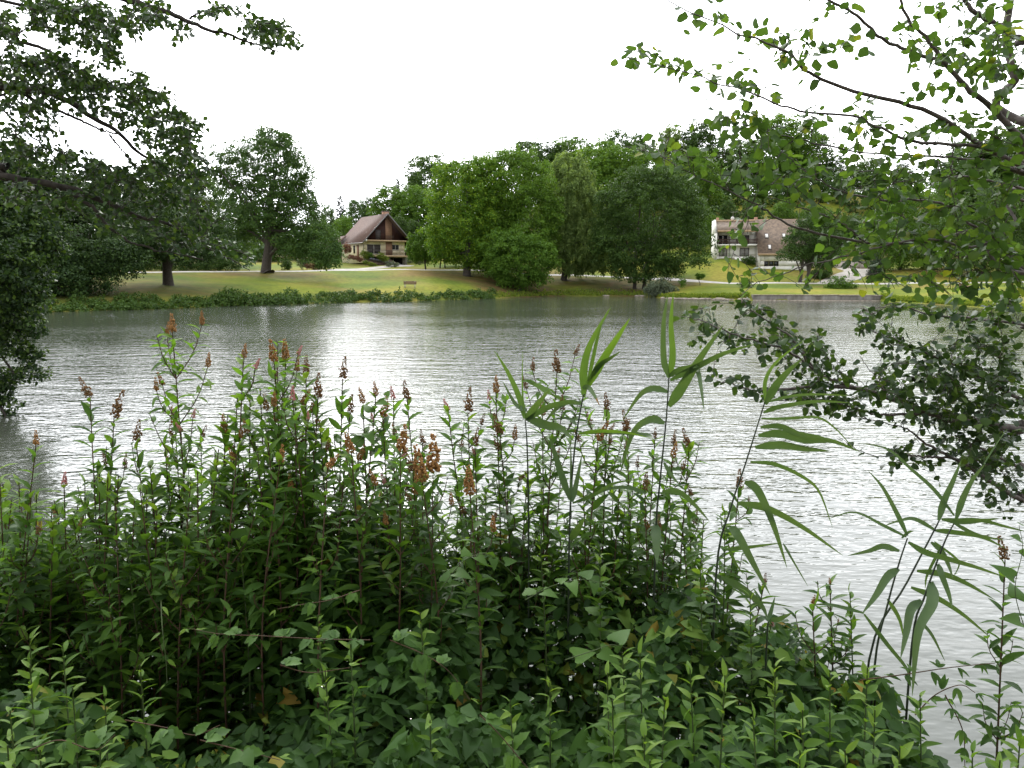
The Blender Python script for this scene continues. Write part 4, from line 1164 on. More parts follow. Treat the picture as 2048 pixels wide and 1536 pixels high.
def drymat(name, g1, g2, dry):
    m = leafmat(name, [(0.0, g1), (0.72, g2), (0.80, dry), (1.0, tuple(c * 0.7 for c in dry))], 0.32, 0.5, 0.2, 1.6)
    n, l = m.node_tree.nodes, m.node_tree.links
    r = [x for x in n if x.type == 'VALTORGB'][0]
    at = [x for x in n if x.type == 'ATTRIBUTE'][0]
    tc = n.new("ShaderNodeTexCoord"); no = n.new("ShaderNodeTexNoise"); no.inputs['Scale'].default_value = 26; no.inputs['Detail'].default_value = 3
    l.new(tc.outputs['Object'], no.inputs['Vector'])
    a = n.new("ShaderNodeMath"); a.operation = 'MULTIPLY_ADD'; a.inputs[1].default_value = 0.55
    l.new(no.outputs[0], a.inputs[0]); l.new(at.outputs['Fac'], a.inputs[2])
    l.new(a.outputs[0], r.inputs[0])
    return m
MF['reed'] = drymat("reed_leaf", (0.040, 0.082, 0.030), (0.080, 0.130, 0.045), (0.22, 0.13, 0.05))
MF['reedy'] = drymat("fresh_reed_leaf", (0.065, 0.13, 0.022), (0.105, 0.185, 0.03), (0.24, 0.18, 0.05))

def lm(T, key, nm="leaf"):
    return [mesh(nm, v, f, MF[key], None, True) for v, f in T]
ME = dict(spi=lm(L_SPI, 'spi'), spid=lm(L_SPI, 'spid'), young=lm(L_SPI, 'young'), ald=lm(L_ALD, 'ald'), aldd=lm(L_ALD, 'aldd'), aldm=lm(L_ALD, 'aldm'),
          bra=lm(L_BRA, 'bra'), hrt=lm(L_HRT, 'bra'), pnt=lm(L_PNT, 'young'))

def mat4(d, up, pos, s):
    x = nrm(d); up = np.asarray(up, float)
    z = nrm(up - (up @ x) * x); y = np.cross(z, x)
    M = np.eye(4)
    sc = s if hasattr(s, '__len__') else (s, s, s)
    M[:3, 0] = x * sc[0]; M[:3, 1] = y * sc[1]; M[:3, 2] = z * sc[2]; M[:3, 3] = pos
    return Matrix(M.tolist())

def spike_mesh(seed, key, dense=1.0, lobes=6, fat=1.0):
    r = np.random.RandomState(seed)
    pos, sz = [], []
    n = int(85 * dense)
    for _ in range(n):
        t = r.rand()
        R = 0.13 * fat * (1 - 0.8 * t) + 0.015
        a = r.uniform(0, 6.28)
        pos.append((R * math.cos(a), R * math.sin(a), 0.15 + 0.85 * t)); sz.append(0.05 * fat * r.uniform(0.7, 1.25) * (1 - 0.35 * t))
    for k in range(lobes):
        a = k * 2.4; t0 = 0.05 + 0.45 * k / max(1, lobes); L = r.uniform(0.18, 0.36) * (1 - 0.4 * t0)
        d = np.array((math.cos(a) * 0.62, math.sin(a) * 0.62, 0.75))
        for _ in range(int(9 * dense)):
            q = r.uniform(0.15, 1)
            pos.append(tuple(np.array((0, 0, t0)) + d * L * q + 0.03 * r.normal(size=3))); sz.append(0.042 * r.uniform(0.7, 1.25))
    O = np.array([(1, 0, 0), (-1, 0, 0), (0, 1, 0), (0, -1, 0), (0, 0, 1), (0, 0, -1)], float)
    OF = np.array([(0, 2, 4), (2, 1, 4), (1, 3, 4), (3, 0, 4), (2, 0, 5), (1, 2, 5), (3, 1, 5), (0, 3, 5)])
    R = bases(r.normal(size=(len(pos), 3)), r.normal(size=(len(pos), 3)))
    V, Fc = stamp(O, OF, R, np.array(pos), np.array(sz))
    return mesh("flower_spike", V, Fc, MF[key])
SPK = dict(rust=[spike_mesh(k, 'rust') for k in range(3)], brown=[spike_mesh(5 + k, 'brown', 0.8, 8, 0.9) for k in range(3)],
           pink=[spike_mesh(9 + k, 'pink', 1.1, 2, 1.05) for k in range(2)])

def leaves_along(root, q, keys, t0, t1, step, size, jitter=0.5, pitch=0.5, phase=0.0, young=0.0, upb=0.6, nmax=999):
    """leaf objects set spirally on the curve q (root-local)"""
    seg = np.linalg.norm(np.diff(q, axis=0), axis=1); L = seg.sum()
    cs = np.concatenate(([0], np.cumsum(seg))) / L
    ts = np.arange(t0, t1, step / L)[:nmax]
    T = nrm(np.gradient(q, axis=0))
    for k, t in enumerate(ts):
        p = np.array([np.interp(t, cs, q[:, c]) for c in range(3)])
        tg = nrm(np.array([np.interp(t, cs, T[:, c]) for c in range(3)]))
        a = phase + k * 2.4 + rs.normal() * 0.25
        s1 = nrm(np.cross(tg, (0.3, 0.9, 0.2))); s2 = np.cross(tg, s1)
        side = math.cos(a) * s1 + math.sin(a) * s2
        el = pitch + 0.25 * rs.normal() + 0.35 * max(0, (t - 0.85) / 0.15)
        d = side * math.cos(el) + tg * math.sin(el)
        up = tg * upb + np.array((0, 0, 0.5)) + jitter * rs.normal(size=3) * 0.6
        s = size * rs.uniform(0.75, 1.2) * (1 - 0.35 * max(0, (t - 0.8) / 0.2)) * (1 - 0.25 * max(0, (0.4 - t)))
        yk = young and t > 1 - young
        ms = ME['young'] if yk else ME[keys]
        link("leaf", ms[rs.randint(len(ms))], root, mat4(d, up, p, (s, s * rs.uniform(0.85, 1.2), s)))

def spirea(px, py, Y, label, heads, group=None, base_px=None, key='spi', leafs=1.0, size=0.082, name="spirea_plant", youngf=0.07, brl=1.0, nb=None, step=0.0175, cat='flowering shrub'):
    tip = P(px, py, Y)
    bx = P(base_px if base_px is not None else px + rs.uniform(-25, 25), 900, Y)[0]
    by = Y - rs.uniform(-0.05, 0.25)
    bz = h1(bx, by)
    root = thing(name, label, cat, (bx, by, bz), 0, group)
    b = np.array((bx, by, bz)); tp = tip - b
    Hh = tp[2]
    bow = np.array((rs.uniform(-.05, .05), rs.uniform(-.08, .05), 0))
    q = crom([(0, 0, -0.05), tp * 0.33 + bow * 0.7, tp * 0.68 + bow, tp], 14)
    st = MB().tube(q, np.linspace(0.0055, 0.0018, 14), 5)
    vis0 = max(0.05, 1 - 1.25 / Hh)       # leaves only where they can be seen
    nb = (nb if nb is not None else 2) + 3
    brs = []
    for k in range(nb):
        t = rs.uniform(0.80, 0.97) if k < len(heads) else rs.uniform(0.6, 0.85)
        i = int(t * 13)
        a = k * 2.4 + rs.uniform(-.4, .4)
        L = rs.uniform(0.09, 0.17) * brl
        e = q[i] + np.array((math.cos(a) * 0.48, math.sin(a) * 0.48, 0.88)) * L
        bq = crom([q[i], q[i] * 0.5 + e * 0.5 + np.array((math.cos(a), math.sin(a), -0.3)) * 0.015, e], 6)
        st.tube(bq, np.linspace(0.0022, 0.0012, 6), 4)
        brs.append(bq)
    st.build("stem", M_stem, root)
    leaves_along(root, q, key, vis0, 0.995, step / leafs, size, young=youngf * 0.6 if not heads else 0.02, phase=rs.uniform(0, 6))
    for bq in brs:
        leaves_along(root, bq, 'young' if rs.rand() < youngf * 1.2 else key, 0.12, 1.0, 0.015, size * 0.62, phase=rs.uniform(0, 6))
    ends = [(q[-1], nrm(q[-1] - q[-3]))] + [(bq[-1], nrm(bq[-1] - bq[-2])) for bq in brs]
    for k, hk in enumerate(heads):
        e, d = ends[k % len(ends)]
        if k >= len(ends): d = nrm(d + 0.5 * rs.normal(size=3))
        kind, s = hk if isinstance(hk, tuple) else (hk, 0.06)
        s *= 1.32 * rs.uniform(0.8, 1.15) * (1.0 if k == 0 else 0.75)
        dd = nrm(d + 0.22 * rs.normal(size=3))
        M = mat4(np.cross((0.2, 0.9, 0.3), dd), dd, e - dd * 0.008, s)
        link("flower_spike", SPK[kind][rs.randint(len(SPK[kind]))], root, M)
    return root

R, B, K = ('rust', .06), ('brown', .06), ('pink', .042)
SPI = [
 (345, 665, 2.75, "tallest stem of the near bank, rust and pink spikes crowning it over the lake", [('rust', .055), R, R, K, R, ('rust', .055), K, R], 378, 'spi', 8),
 (72, 890, 2.6, "leftmost flowering spirea stem, two rust spikes spread in a V", [('rust', .045), B], 60, 'spid', 2),
 (180, 795, 2.7, "slender brown-spiked stem alone left of the tallest stem", [('brown', .07)], 150, 'spid', 1),
 (228, 835, 2.7, "brown spiked stem leaning right, second from the slender one", [('brown', .075), B, B], 205, 'spid', 3),
 (272, 885, 2.75, "stem with two upright brown spikes just left of the tallest stem", [('brown', .07), B], 262, 'spid', 2),
 (128, 970, 2.6, "low stem with a pink tuft near the left picture edge", [K, ('rust', .035), R], 120, 'spi', 3),
 (350, 850, 2.8, "rust-spiked stem hidden behind the tallest stem", [R, B, R, B], 330, 'spi', 4),
 (448, 865, 2.7, "rust-spiked stem between the tallest stem and the broad clump", [R, R], 440, 'spi', 2),
 (402, 880, 2.9, "small brown-spiked stem right behind the tallest one", [('brown', .05)], 400, 'spi', 1),
 (487, 715, 2.7, "pale green stem with pink-tinged spikes at the left of the broad clump", [('rust', .045), K, R, R], 500, 'spi', 4),
 (548, 725, 2.75, "main stem of the broad clump with a dense cluster of orange-brown spikes", [('rust', .075), ('rust', .07), R, R, B, R, K], 520, 'spi', 8),
 (572, 720, 2.85, "stem with upright orange-brown spikes next to the main one of the broad clump", [('rust', .075), R, B, R], 570, 'spi', 4),
 (612, 745, 2.8, "stem with brown and pink spikes at the right shoulder of the broad clump", [('brown', .065), R, K, R, K], 600, 'spi', 5),
 (585, 800, 2.6, "stem with pink buds low before the broad clump", [K, K, R], 580, 'spi', 3),
 (636, 795, 2.75, "stem with dark brown seed spikes right of the broad clump", [('brown', .08), B, R], 625, 'spid', 3),
 (685, 758, 2.75, "stem with a big double brown seed head leaning over the lake glare", [('brown', .07), ('brown', .06)], 655, 'spid', 2),
 (700, 825, 2.7, "low stem with a slanting brown spike left of the bindweed-wrapped one", [('brown', .05), R], 690, 'spi', 2),
 (726, 805, 2.7, "stem with a thin reddish spike just left of the bindweed-wrapped one", [('rust', .05), K], 722, 'spid', 2),
 (752, 790, 2.65, "dark leaning stem wrapped by bindweed in mid thicket", [('rust', .04)], 700, 'spid', 1),
 (787, 797, 2.8, "thin stem with a single upright pink-brown spike", [('pink', .04), B], 785, 'spi', 2),
 (814, 798, 2.8, "stem with three brown spikes right of the thin pink one", [('brown', .06), B, R], 812, 'spi', 3),
 (765, 835, 2.7, "stem with pink fluffy and rust spikes before the lake glare", [R, K, K], 752, 'spi', 3),
 (845, 885, 2.7, "short stem with one dark spike at the gap in the thicket", [('brown', .045)], 815, 'spid', 1),
 (703, 905, 2.5, "stem with fat rust spikes in the lower middle thicket", [('rust', .07), R], 700, 'spi', 2),
 (800, 905, 2.5, "stem bent right with a long rust spike, below the gap", [('rust', .08), R, R], 770, 'spi', 3),
 (826, 945, 2.55, "drooping dark stem with brown seed clusters below the gap", [('brown', .07), B, B], 815, 'spid', 3),
 (866, 950, 2.5, "stem with a tall narrow rust spike at the middle of the thicket", [('rust', .10), R], 862, 'spid', 2),
 (845, 965, 2.45, "stem with a stout rust spike left of the tall narrow one", [('rust', .085)], 840, 'spid', 1),
 (896, 820, 2.8, "bare thin stem with a single pink bud standing over the gap", [K], 905, 'spi', 0),
 (936, 825, 2.8, "broad-leaved stem with brown spikes right of the pink bud", [('brown', .065), B, B, K], 900, 'spi', 4),
 (992, 785, 2.8, "stem with rust and pink spikes left of the first reed", [('rust', .055), ('rust', .06), K, B], 985, 'spi', 4),
 (950, 890, 2.75, "stem with loose brown clusters left below the first reed", [('brown', .06), B, B], 965, 'spi', 3),
 (1000, 870, 2.75, "dark stem with small brown seed heads under the first reed", [B, B], 1005, 'spid', 2),
 (1114, 745, 2.8, "tall stem with a tiered brown flower head between two reeds", [('brown', .065), ('brown', .05), B, B, B, B], 1115, 'spi', 6),
 (1085, 830, 2.85, "stem with slanting rust spikes behind the tiered one", [R, R], 1080, 'spi', 2),
 (1214, 820, 2.8, "bushy stem with brown spikes between the two tall reeds", [('brown', .06), ('brown', .05), B, B, B], 1215, 'spi', 6),
 (1196, 880, 2.75, "stem with clustered dull brown heads left in the bushy one", [R, B, B], 1200, 'spi', 3),
 (1255, 860, 2.85, "twig with a slanting rust spike right in the bushy one", [B], 1235, 'spi', 1),
 (1310, 875, 2.9, "stem with small brown heads behind the tallest reed", [('brown', .04), B, B], 1310, 'spi', 3),
 (1345, 915, 2.8, "stem with broad rust head just right of the tallest reed", [('rust', .05), B, R], 1330, 'spid', 3),
 (1378, 895, 2.85, "stem with the rightmost upright brown spike above open water", [('brown', .065), B, B, B], 1365, 'spi', 4),
 (1290, 980, 2.7, "dark leafy stem with tiny brown heads under the tallest reed", [B, B], 1300, 'spid', 2),
 (1478, 975, 2.7, "leaning stem with a brown head resting against the slanting reed", [('brown', .05), ('brown', .03)], 1400, 'spid', 2),
 (940, 990, 2.4, "stem with a stout orange spike low in the middle thicket", [('rust', .075), R], 945, 'spid', 2),
 (655, 935, 2.45, "stem with one rust spike low in the left thicket", [('rust', .055)], 650, 'spid', 1),
 (560, 925, 2.45, "stem with one rust spike half buried in the left thicket", [('rust', .06)], 560, 'spid', 1),
 (1660, 1165, 2.45, "small spirea sprig with budding tops left of the crossed reeds", [('rust', .02), ('rust', .02)], 1665, 'spid', 6),
 (1625, 1205, 2.4, "small sprig with rust buds beside the budding one", [('rust', .028), ('rust', .02)], 1620, 'spid', 3),
 (1528, 1170, 2.5, "sprig with a pink bud standing over the shrub edge", [('brown', .04), K], 1500, 'spid', 2),
 (2010, 1120, 2.3, "leafy stem with a brown seed head leaning in at the right picture edge", [('brown', .06)], 2062, 'spid', 2),
]
for s in SPI:
    spirea(s[0], s[1], s[2], s[3], s[4], "flowering spirea stems of the near bank", s[5], s[6], nb=s[7], brl=1.5 if s[0] in (345, 548, 1114, 1214) else 0.9)
# further stems without their own place: the filling of the thicket
LAND = [(-200, "left picture edge"), (72, "V-shaped rust spikes"), (180, "slender brown-spiked stem"), (345, "tallest flowering stem"), (487, "pale green pink-tinged stem"), (548, "broad orange-brown clump"), (636, "dark brown seed spikes"), (752, "bindweed-wrapped dark stem"), (896, "single pink bud"), (1114, "tiered brown flower head"), (1214, "bushy stem between the tall reeds"), (1378, "rightmost upright brown spike")]
cnt_ = {}
for px in np.concatenate((np.arange(-60, 640, 14), np.arange(640, 1420, 17))):
    top = np.interp(px, [-60, 0, 100, 250, 420, 520, 640, 780, 900, 1050, 1250, 1400], [900, 935, 970, 930, 870, 820, 860, 910, 950, 920, 940, 1020]) + rs.uniform(-10, 190) * rs.rand() ** 0.5
    li = max(i for i, l in enumerate(LAND) if l[0] < px + 0.01); k_n = cnt_.get(li, 0); cnt_[li] = k_n + 1
    lab = "flowerless leafy green stem, " + ordinal(k_n) + " to the right of the " + LAND[li][1]
    spirea(px + rs.uniform(-12, 12), top, rs.uniform(2.45, 3.0) if px < 560 else rs.uniform(2.78, 3.05), lab, [], "leafy spirea stems filling the thicket", None, 'spid' if rs.rand() < .6 else 'spi', nb=rs.randint(3, 8), step=0.017, brl=1.35)

for k_n, (px, top) in enumerate([(455, 830), (475, 790), (500, 800), (520, 775), (545, 800), (565, 785), (590, 810), (612, 800), (500, 860), (560, 850), (640, 850), (660, 880), (430, 900), (330, 900), (370, 930), (300, 930)]):
    spirea(px, top, 2.72 + 0.02 * (k_n % 5), "flowerless green stem packed in and left of the broad orange-brown clump, " + ordinal(k_n) + " of them", [], "leafy spirea stems filling the thicket", None, 'spi', nb=5, step=0.017, brl=1.3)
# young shoots with bright tips at the bottom
SH = [(60, 1275, 1.95), (125, 1290, 2.0), (60, 1330, 1.8), (145, 1375, 1.9), (210, 1390, 1.85), (20, 1420, 1.6), (80, 1500, 1.5), (15, 1490, 1.5), (280, 1330, 1.95), (200, 1470, 1.6),
      (1245, 1305, 1.85), (1280, 1305, 1.85), (1225, 1400, 1.7), (1215, 1345, 1.8), (1330, 1385, 1.75), (1450, 1350, 1.75), (1505, 1420, 1.65), (1380, 1335, 1.9), (1550, 1330, 1.9), (1605, 1420, 1.7), (1660, 1340, 1.9), (1735, 1335, 1.95), (1600, 1500, 1.5),
      (1300, 1520, 1.5), (1290, 1470, 1.55), (860, 1440, 1.7), (840, 1225, 2.1), (700, 1265, 2.0), (650, 1340, 1.85), (635, 1230, 2.1), (1100, 1360, 1.9), (1020, 1400, 1.8), (1750, 1420, 1.8), (1840, 1390, 2.0), (1690, 1500, 1.55), (1800, 1490, 1.6),
      (1945, 1500, 1.7), (2000, 1520, 1.6), (2040, 1480, 1.7), (1700, 1185, 2.4), (1450, 1020, 2.6), (1500, 1190, 2.3), (1400, 1120, 2.4), (480, 1080, 2.4), (250, 1060, 2.4), (930, 1075, 2.5), (1080, 1080, 2.5), (1200, 1100, 2.4)]
SH.sort(); cs_ = [0, 0, 0]
for i, (px, py, Y) in enumerate(SH):
    gi = 0 if px < 500 else 1 if px < 1150 else 2; cs_[gi] += 1
    lb = ("bright-tipped young shoot rising from the undergrowth at the bottom left" if px < 500 else
          "bright-tipped young shoot in the middle of the near undergrowth" if px < 1150 else "bright-tipped young shoot of the leafy shrubs at the bottom right")
    lb = ordinal(cs_[gi] - 1) + " from the left: " + lb
    gp_ = "young shoots at the bottom left" if px < 500 else "young shoots in the middle" if px < 1150 else "young shoots at the bottom right"
    tip = P(px, py, Y); bx, by = tip[0] + rs.uniform(-.04, .04), Y - rs.uniform(0, .1)
    b = np.array((bx, by, max(h1(bx, by), tip[2] - 0.75)))
    root = thing("young_shoot", lb, "shoot", tuple(b), 0, gp_)
    q = crom([(0, 0, 0), (tip - b) * 0.5 + (0.01, 0, 0), tip - b], 8)
    MB().tube(q, np.linspace(0.004, 0.0015, 8), 5).build("stem", M_gstem, root)
    L = np.linalg.norm(tip - b)
    leaves_along(root, q, 'spi' if i % 3 else 'bra', max(0, 1 - 0.42 / L), 1.0, 0.0125, 0.058 if px > 1100 else 0.05, pitch=0.55, young=0.10 / L, phase=rs.uniform(0, 6))

# ------------------------------------------------------------------ undergrowth
def canopy(x, y):
    """height of the top of the undergrowth"""
    px = 1024 + F * 1.0 * x / np.maximum(y, 0.6) * 0.96
    # back edge: line of the thicket against the water
    ye = np.interp(x, [-3, -1.2, 0.5, 1.0, 1.4, 1.8, 2.2], [3.0, 2.95, 2.85, 2.7, 2.45, 2.2, 1.9])
    ze = np.interp(x, [-3, -1.0, -0.3, 0.4, 0.75, 1.1, 1.35, 1.7], [2.6, 2.58, 2.54, 2.54, 2.42, 2.16, 1.87, 1.4])
    z0 = np.interp(x, [-3, -0.6, 0.2, 1.1, 2.0], [2.20, 2.22, 2.30, 2.24, 1.95])
    t = np.clip((y - 1.2) / (ye - 1.2), 0, 1)
    z = z0 * (1 - t) + ze * t
    z = z - 3.2 * np.maximum(0, y - ye)
    n = noise3(np.stack((x, y, 0 * x), -1) * 4.2, 7) * 0.12 + noise3(np.stack((x, y, 0 * x), -1) * 9.5, 8) * 0.07
    hole = 0
    for hx, hy, hr, hd in ((0.12, 2.38, 0.28, 0.5), (0.0, 1.95, 0.16, 0.22), (0.75, 2.15, 0.15, 0.2), (-0.7, 1.75, 0.2, 0.2), (-0.95, 2.2, 0.36, 0.45), (0.50, 1.95, 0.16, 0.2), (-0.35, 1.95, 0.2, 0.25), (-1.3, 2.45, .3, .3), (0.15, 1.6, 0.15, 0.18)):
        hole = hole + hd * np.exp(-((x - hx) ** 2 + (y - hy) ** 2) / hr ** 2)
    return z + n - hole * np.clip(t * 1.3, 0.4, 1)

N = 58000
xs_ = rs.uniform(-2.6, 2.3, N); ys_ = rs.uniform(0.95, 3.5, N)
xs_ = xs_ * np.interp(ys_, [0.9, 1.5, 3.5], [0.55, 0.75, 1.0])
zc = canopy(xs_, ys_)
dep = rs.exponential(0.16, N)
gzz = H(xs_, ys_)
zp = np.maximum(zc - dep, gzz + 0.03)
ok = zc > gzz + 0.05
lim = np.interp(xs_ / np.maximum(ys_, .1), [-1, 0.35, 0.5, 0.6, 0.75], [9, 9, 2.75, 2.15, 1.6])
ok &= ys_ < lim
Pu = np.column_stack((xs_, ys_, zp))[ok]; n = len(Pu)
kinds = rs.choice(5, n, p=[.34, .22, .16, .14, .14])
kf = np.floor(3.1 + 1.9 * noise3(Pu * 2.0, 12)).astype(int) % 5
kinds = np.where(rs.rand(n) < 0.6, kf, kinds)
U_SPI = leaf_tmpl([.004, .155, .13, .003], [0, .3, .7, 1], .35, .25, .08, 0, 61)
U_BRA = leaf_tmpl([.02, .33, .24, .003], [0, .25, .65, 1], .25, .2, .15, .05, 62, .08)
U_HRT = leaf_tmpl([.005, .38, .30, .003], [.12, .1, .52, 1], .22, .25, .06, .28, 63, .05)
U_ALD = leaf_tmpl([.02, .38, .36, .05], [0, .22, .7, .98], .25, .22, .16, .05, 64, .1)
TS = [U_SPI, U_BRA, U_HRT, U_ALD, U_BRA]
SZ = [0.054, 0.045, 0.062, 0.044, 0.040]
Vs, Fs_, Ts, o = [], [], [], 0
for k in range(5):
    p = Pu[kinds == k]; m = len(p)
    if not m: continue
    d = nrm(np.column_stack((rs.normal(size=m), rs.normal(size=m) - 0.5, 0.25 * rs.normal(size=m) - (0.5 if k == 2 else 0.1))))
    up = np.column_stack((0.5 * rs.normal(size=m), 0.5 * rs.normal(size=m) - 0.35, np.ones(m)))
    V, Fc = stamp(TS[k][0], TS[k][1], bases(d, up), p, SZ[k] * rs.uniform(0.6, 1.3, m))
    tt = np.clip(0.55 * rs.rand(m) + 0.45 * (0.5 + 0.5 * noise3(p * 3, 3)), 0, 0.999)
    Vs.append(V); Fs_.append(Fc + o); Ts.append(np.repeat(tt, len(TS[k][0]))); o += len(V)
tag(link("undergrowth", mesh("undergrowth", np.concatenate(Vs), np.concatenate(Fs_), MF['und'], np.concatenate(Ts), True)), "dense dark bramble, bindweed and shrub leaves covering the near bank", 'undergrowth', None, 'stuff')
# thin woody stems inside it
mb = MB()
for k in range(260):
    x, y = rs.uniform(-2.4, 1.6), rs.uniform(1.3, 3.1)
    z1 = float(canopy(np.array([x]), np.array([y]))[0]) - 0.05; z0_ = h1(x, y)
    if z1 < z0_ + 0.2: continue
    mb.tube(crom([(x + rs.uniform(-.15, .15), y + rs.uniform(-.1, .1), z0_), (x + rs.uniform(-.06, .06), y, (z0_ + z1) / 2), (x, y, z1)], 5), np.linspace(0.004, 0.002, 5), 4)
tag(mb.build("undergrowth_stems", M_twig), "thin brown stems inside the undergrowth of the near bank", 'stems', None, 'stuff')

# bramble runners
def runner(pts, Y, label, key='bra', size=0.042, step=0.055, name="bramble_shoot", tri=True, cat='bramble', tip=0.0, wd=0.0014, sm=None):
    q = crom([P(a, b, Y + c) for a, b, c in pts], 18)
    b = q[0].copy()
    root = thing(name, label, cat, tuple(b), 0)
    q = q - b
    MB().tube(q, np.linspace(wd, wd * 0.5, 18), 5).build("stem", sm or M_stem, root)
    T = nrm(np.gradient(q, axis=0)); L = np.linalg.norm(np.diff(q, axis=0), axis=1).sum()
    nn_ = max(2, int(L / step))
    for k in range(nn_ + 1):
        t = 0.1 + 0.9 * k / nn_; j = min(17, int(t * 17))
        side = nrm(np.cross(T[j], (0, -0.4, 1))) * (1 if k % 2 else -1)
        d0 = nrm(side * 0.9 + T[j] * 0.6 + 0.3 * rs.normal(size=3))
        p = q[j] + d0 * 0.006
        s = size * (1 - 0.5 * max(0, t - 0.7) / 0.3) * rs.uniform(.8, 1.2)
        for a in ((-0.9, 0, 0.9) if tri else (0,)):
            d = nrm(Matrix.Rotation(a, 3, 'Z') @ Vector(d0))
            ms = ME['young'] if (t > 0.85 and key == 'bra') else ME[key]
            link("leaf", ms[rs.randint(len(ms))], root, mat4(np.array(d), (0.25 * rs.normal(), -0.4 + 0.25 * rs.normal(), 1), p, s * (1 if a == 0 else .82)))
    return root
runner([(740, 1280, .05), (640, 1278, 0), (530, 1272, 0), (440, 1268, 0), (375, 1256, 0)], 1.95, "bramble shoot reaching left across the dark hollow at lower left")
runner([(720, 1180, .05), (660, 1200, 0), (610, 1208, 0), (555, 1218, 0)], 2.1, "short bramble shoot with pale tip above the long left-reaching one")
runner([(322, 1200, .05), (325, 1260, 0), (332, 1320, 0), (334, 1366, 0)], 2.0, "bare green shoot hanging straight down in the lower-left hollow", 'pnt', .035, 0.07, tri=False, sm=M_gstem, wd=0.0018)
runner([(1720, 1360, .05), (1800, 1350, 0), (1900, 1335, 0), (1990, 1326, .05)], 2.2, "dark dog-rose twig reaching right over the water", 'spid', .042, 0.04, name="rose_twig", wd=0.0022, cat='twig')
runner([(1830, 1430, .0), (1870, 1390, 0), (1920, 1370, 0), (1950, 1385, 0)], 2.1, "short leafy twig curling below the long rose twig", 'spid', .042, 0.035, name="rose_twig", wd=0.002, cat='twig')
runner([(1890, 1390, 0), (1925, 1460, 0), (1930, 1536, 0)], 1.95, "thin dark stem with tiny leaves rising at the bottom right over the water", 'spid', .036, 0.03, name="dark_sprig", wd=0.002, cat='twig')
runner([(960, 1430, 0), (1000, 1470, 0), (1050, 1530, 0), (1065, 1545, 0)], 1.5, "bramble cane running down to the bottom edge near the centre")
runner([(780, 1280, 0), (850, 1310, 0), (900, 1345, 0), (940, 1400, 0)], 1.9, "bramble shoot dipping right of the centre hollow")
runner([(560, 1330, 0), (620, 1345, 0), (700, 1335, 0)], 1.75, "arching bright bramble spray at the lower left centre")
runner([(60, 1500, 0), (120, 1480, 0), (190, 1500, 0), (230, 1470, 0)], 1.45, "bright bramble shoot lying at the bottom-left corner")
runner([(250, 1440, 0), (330, 1455, 0), (390, 1470, 0), (440, 1450, 0)], 1.6, "bramble spray with fresh leaves at the bottom left centre")
runner([(400, 1480, 0), (480, 1500, 0), (560, 1520, 0)], 1.5, "bramble runner near the bottom edge, left of centre")
runner([(1050, 1200, .0), (1110, 1170, 0), (1180, 1160, 0), (1240, 1190, 0)], 2.2, "bindweed spray with heart-shaped leaves draped over the dark centre hollow", 'hrt', .048, 0.04, "bindweed_vine", False, 'bindweed', sm=M_gstem)
runner([(880, 1180, .0), (930, 1120, 0), (980, 1110, 0), (1030, 1150, 0)], 2.25, "bindweed with one very large heart-shaped leaf at the thicket's rim", 'hrt', .05, 0.04, "bindweed_vine", False, 'bindweed', sm=M_gstem)
runner([(1130, 1320, 0), (1190, 1300, 0), (1230, 1290, 0), (1290, 1310, 0)], 1.9, "bindweed beside the bright shoots right of the centre hollow", 'hrt', .06, 0.06, "bindweed_vine", False, 'bindweed', sm=M_gstem)
runner([(700, 900, .0), (735, 860, 0), (748, 810, 0), (770, 795, 0)], 2.6, "bindweed twisting up a dark stem before the lake glare", 'hrt', .055, 0.045, "bindweed_vine", False, 'bindweed', sm=M_gstem)
runner([(2050, 1260, 0), (2030, 1180, 0), (2045, 1100, 0), (2038, 1050, 0)], 2.2, "bindweed hanging on the stem at the right picture edge", 'hrt', .06, 0.06, "bindweed_vine", False, 'bindweed', sm=M_gstem)

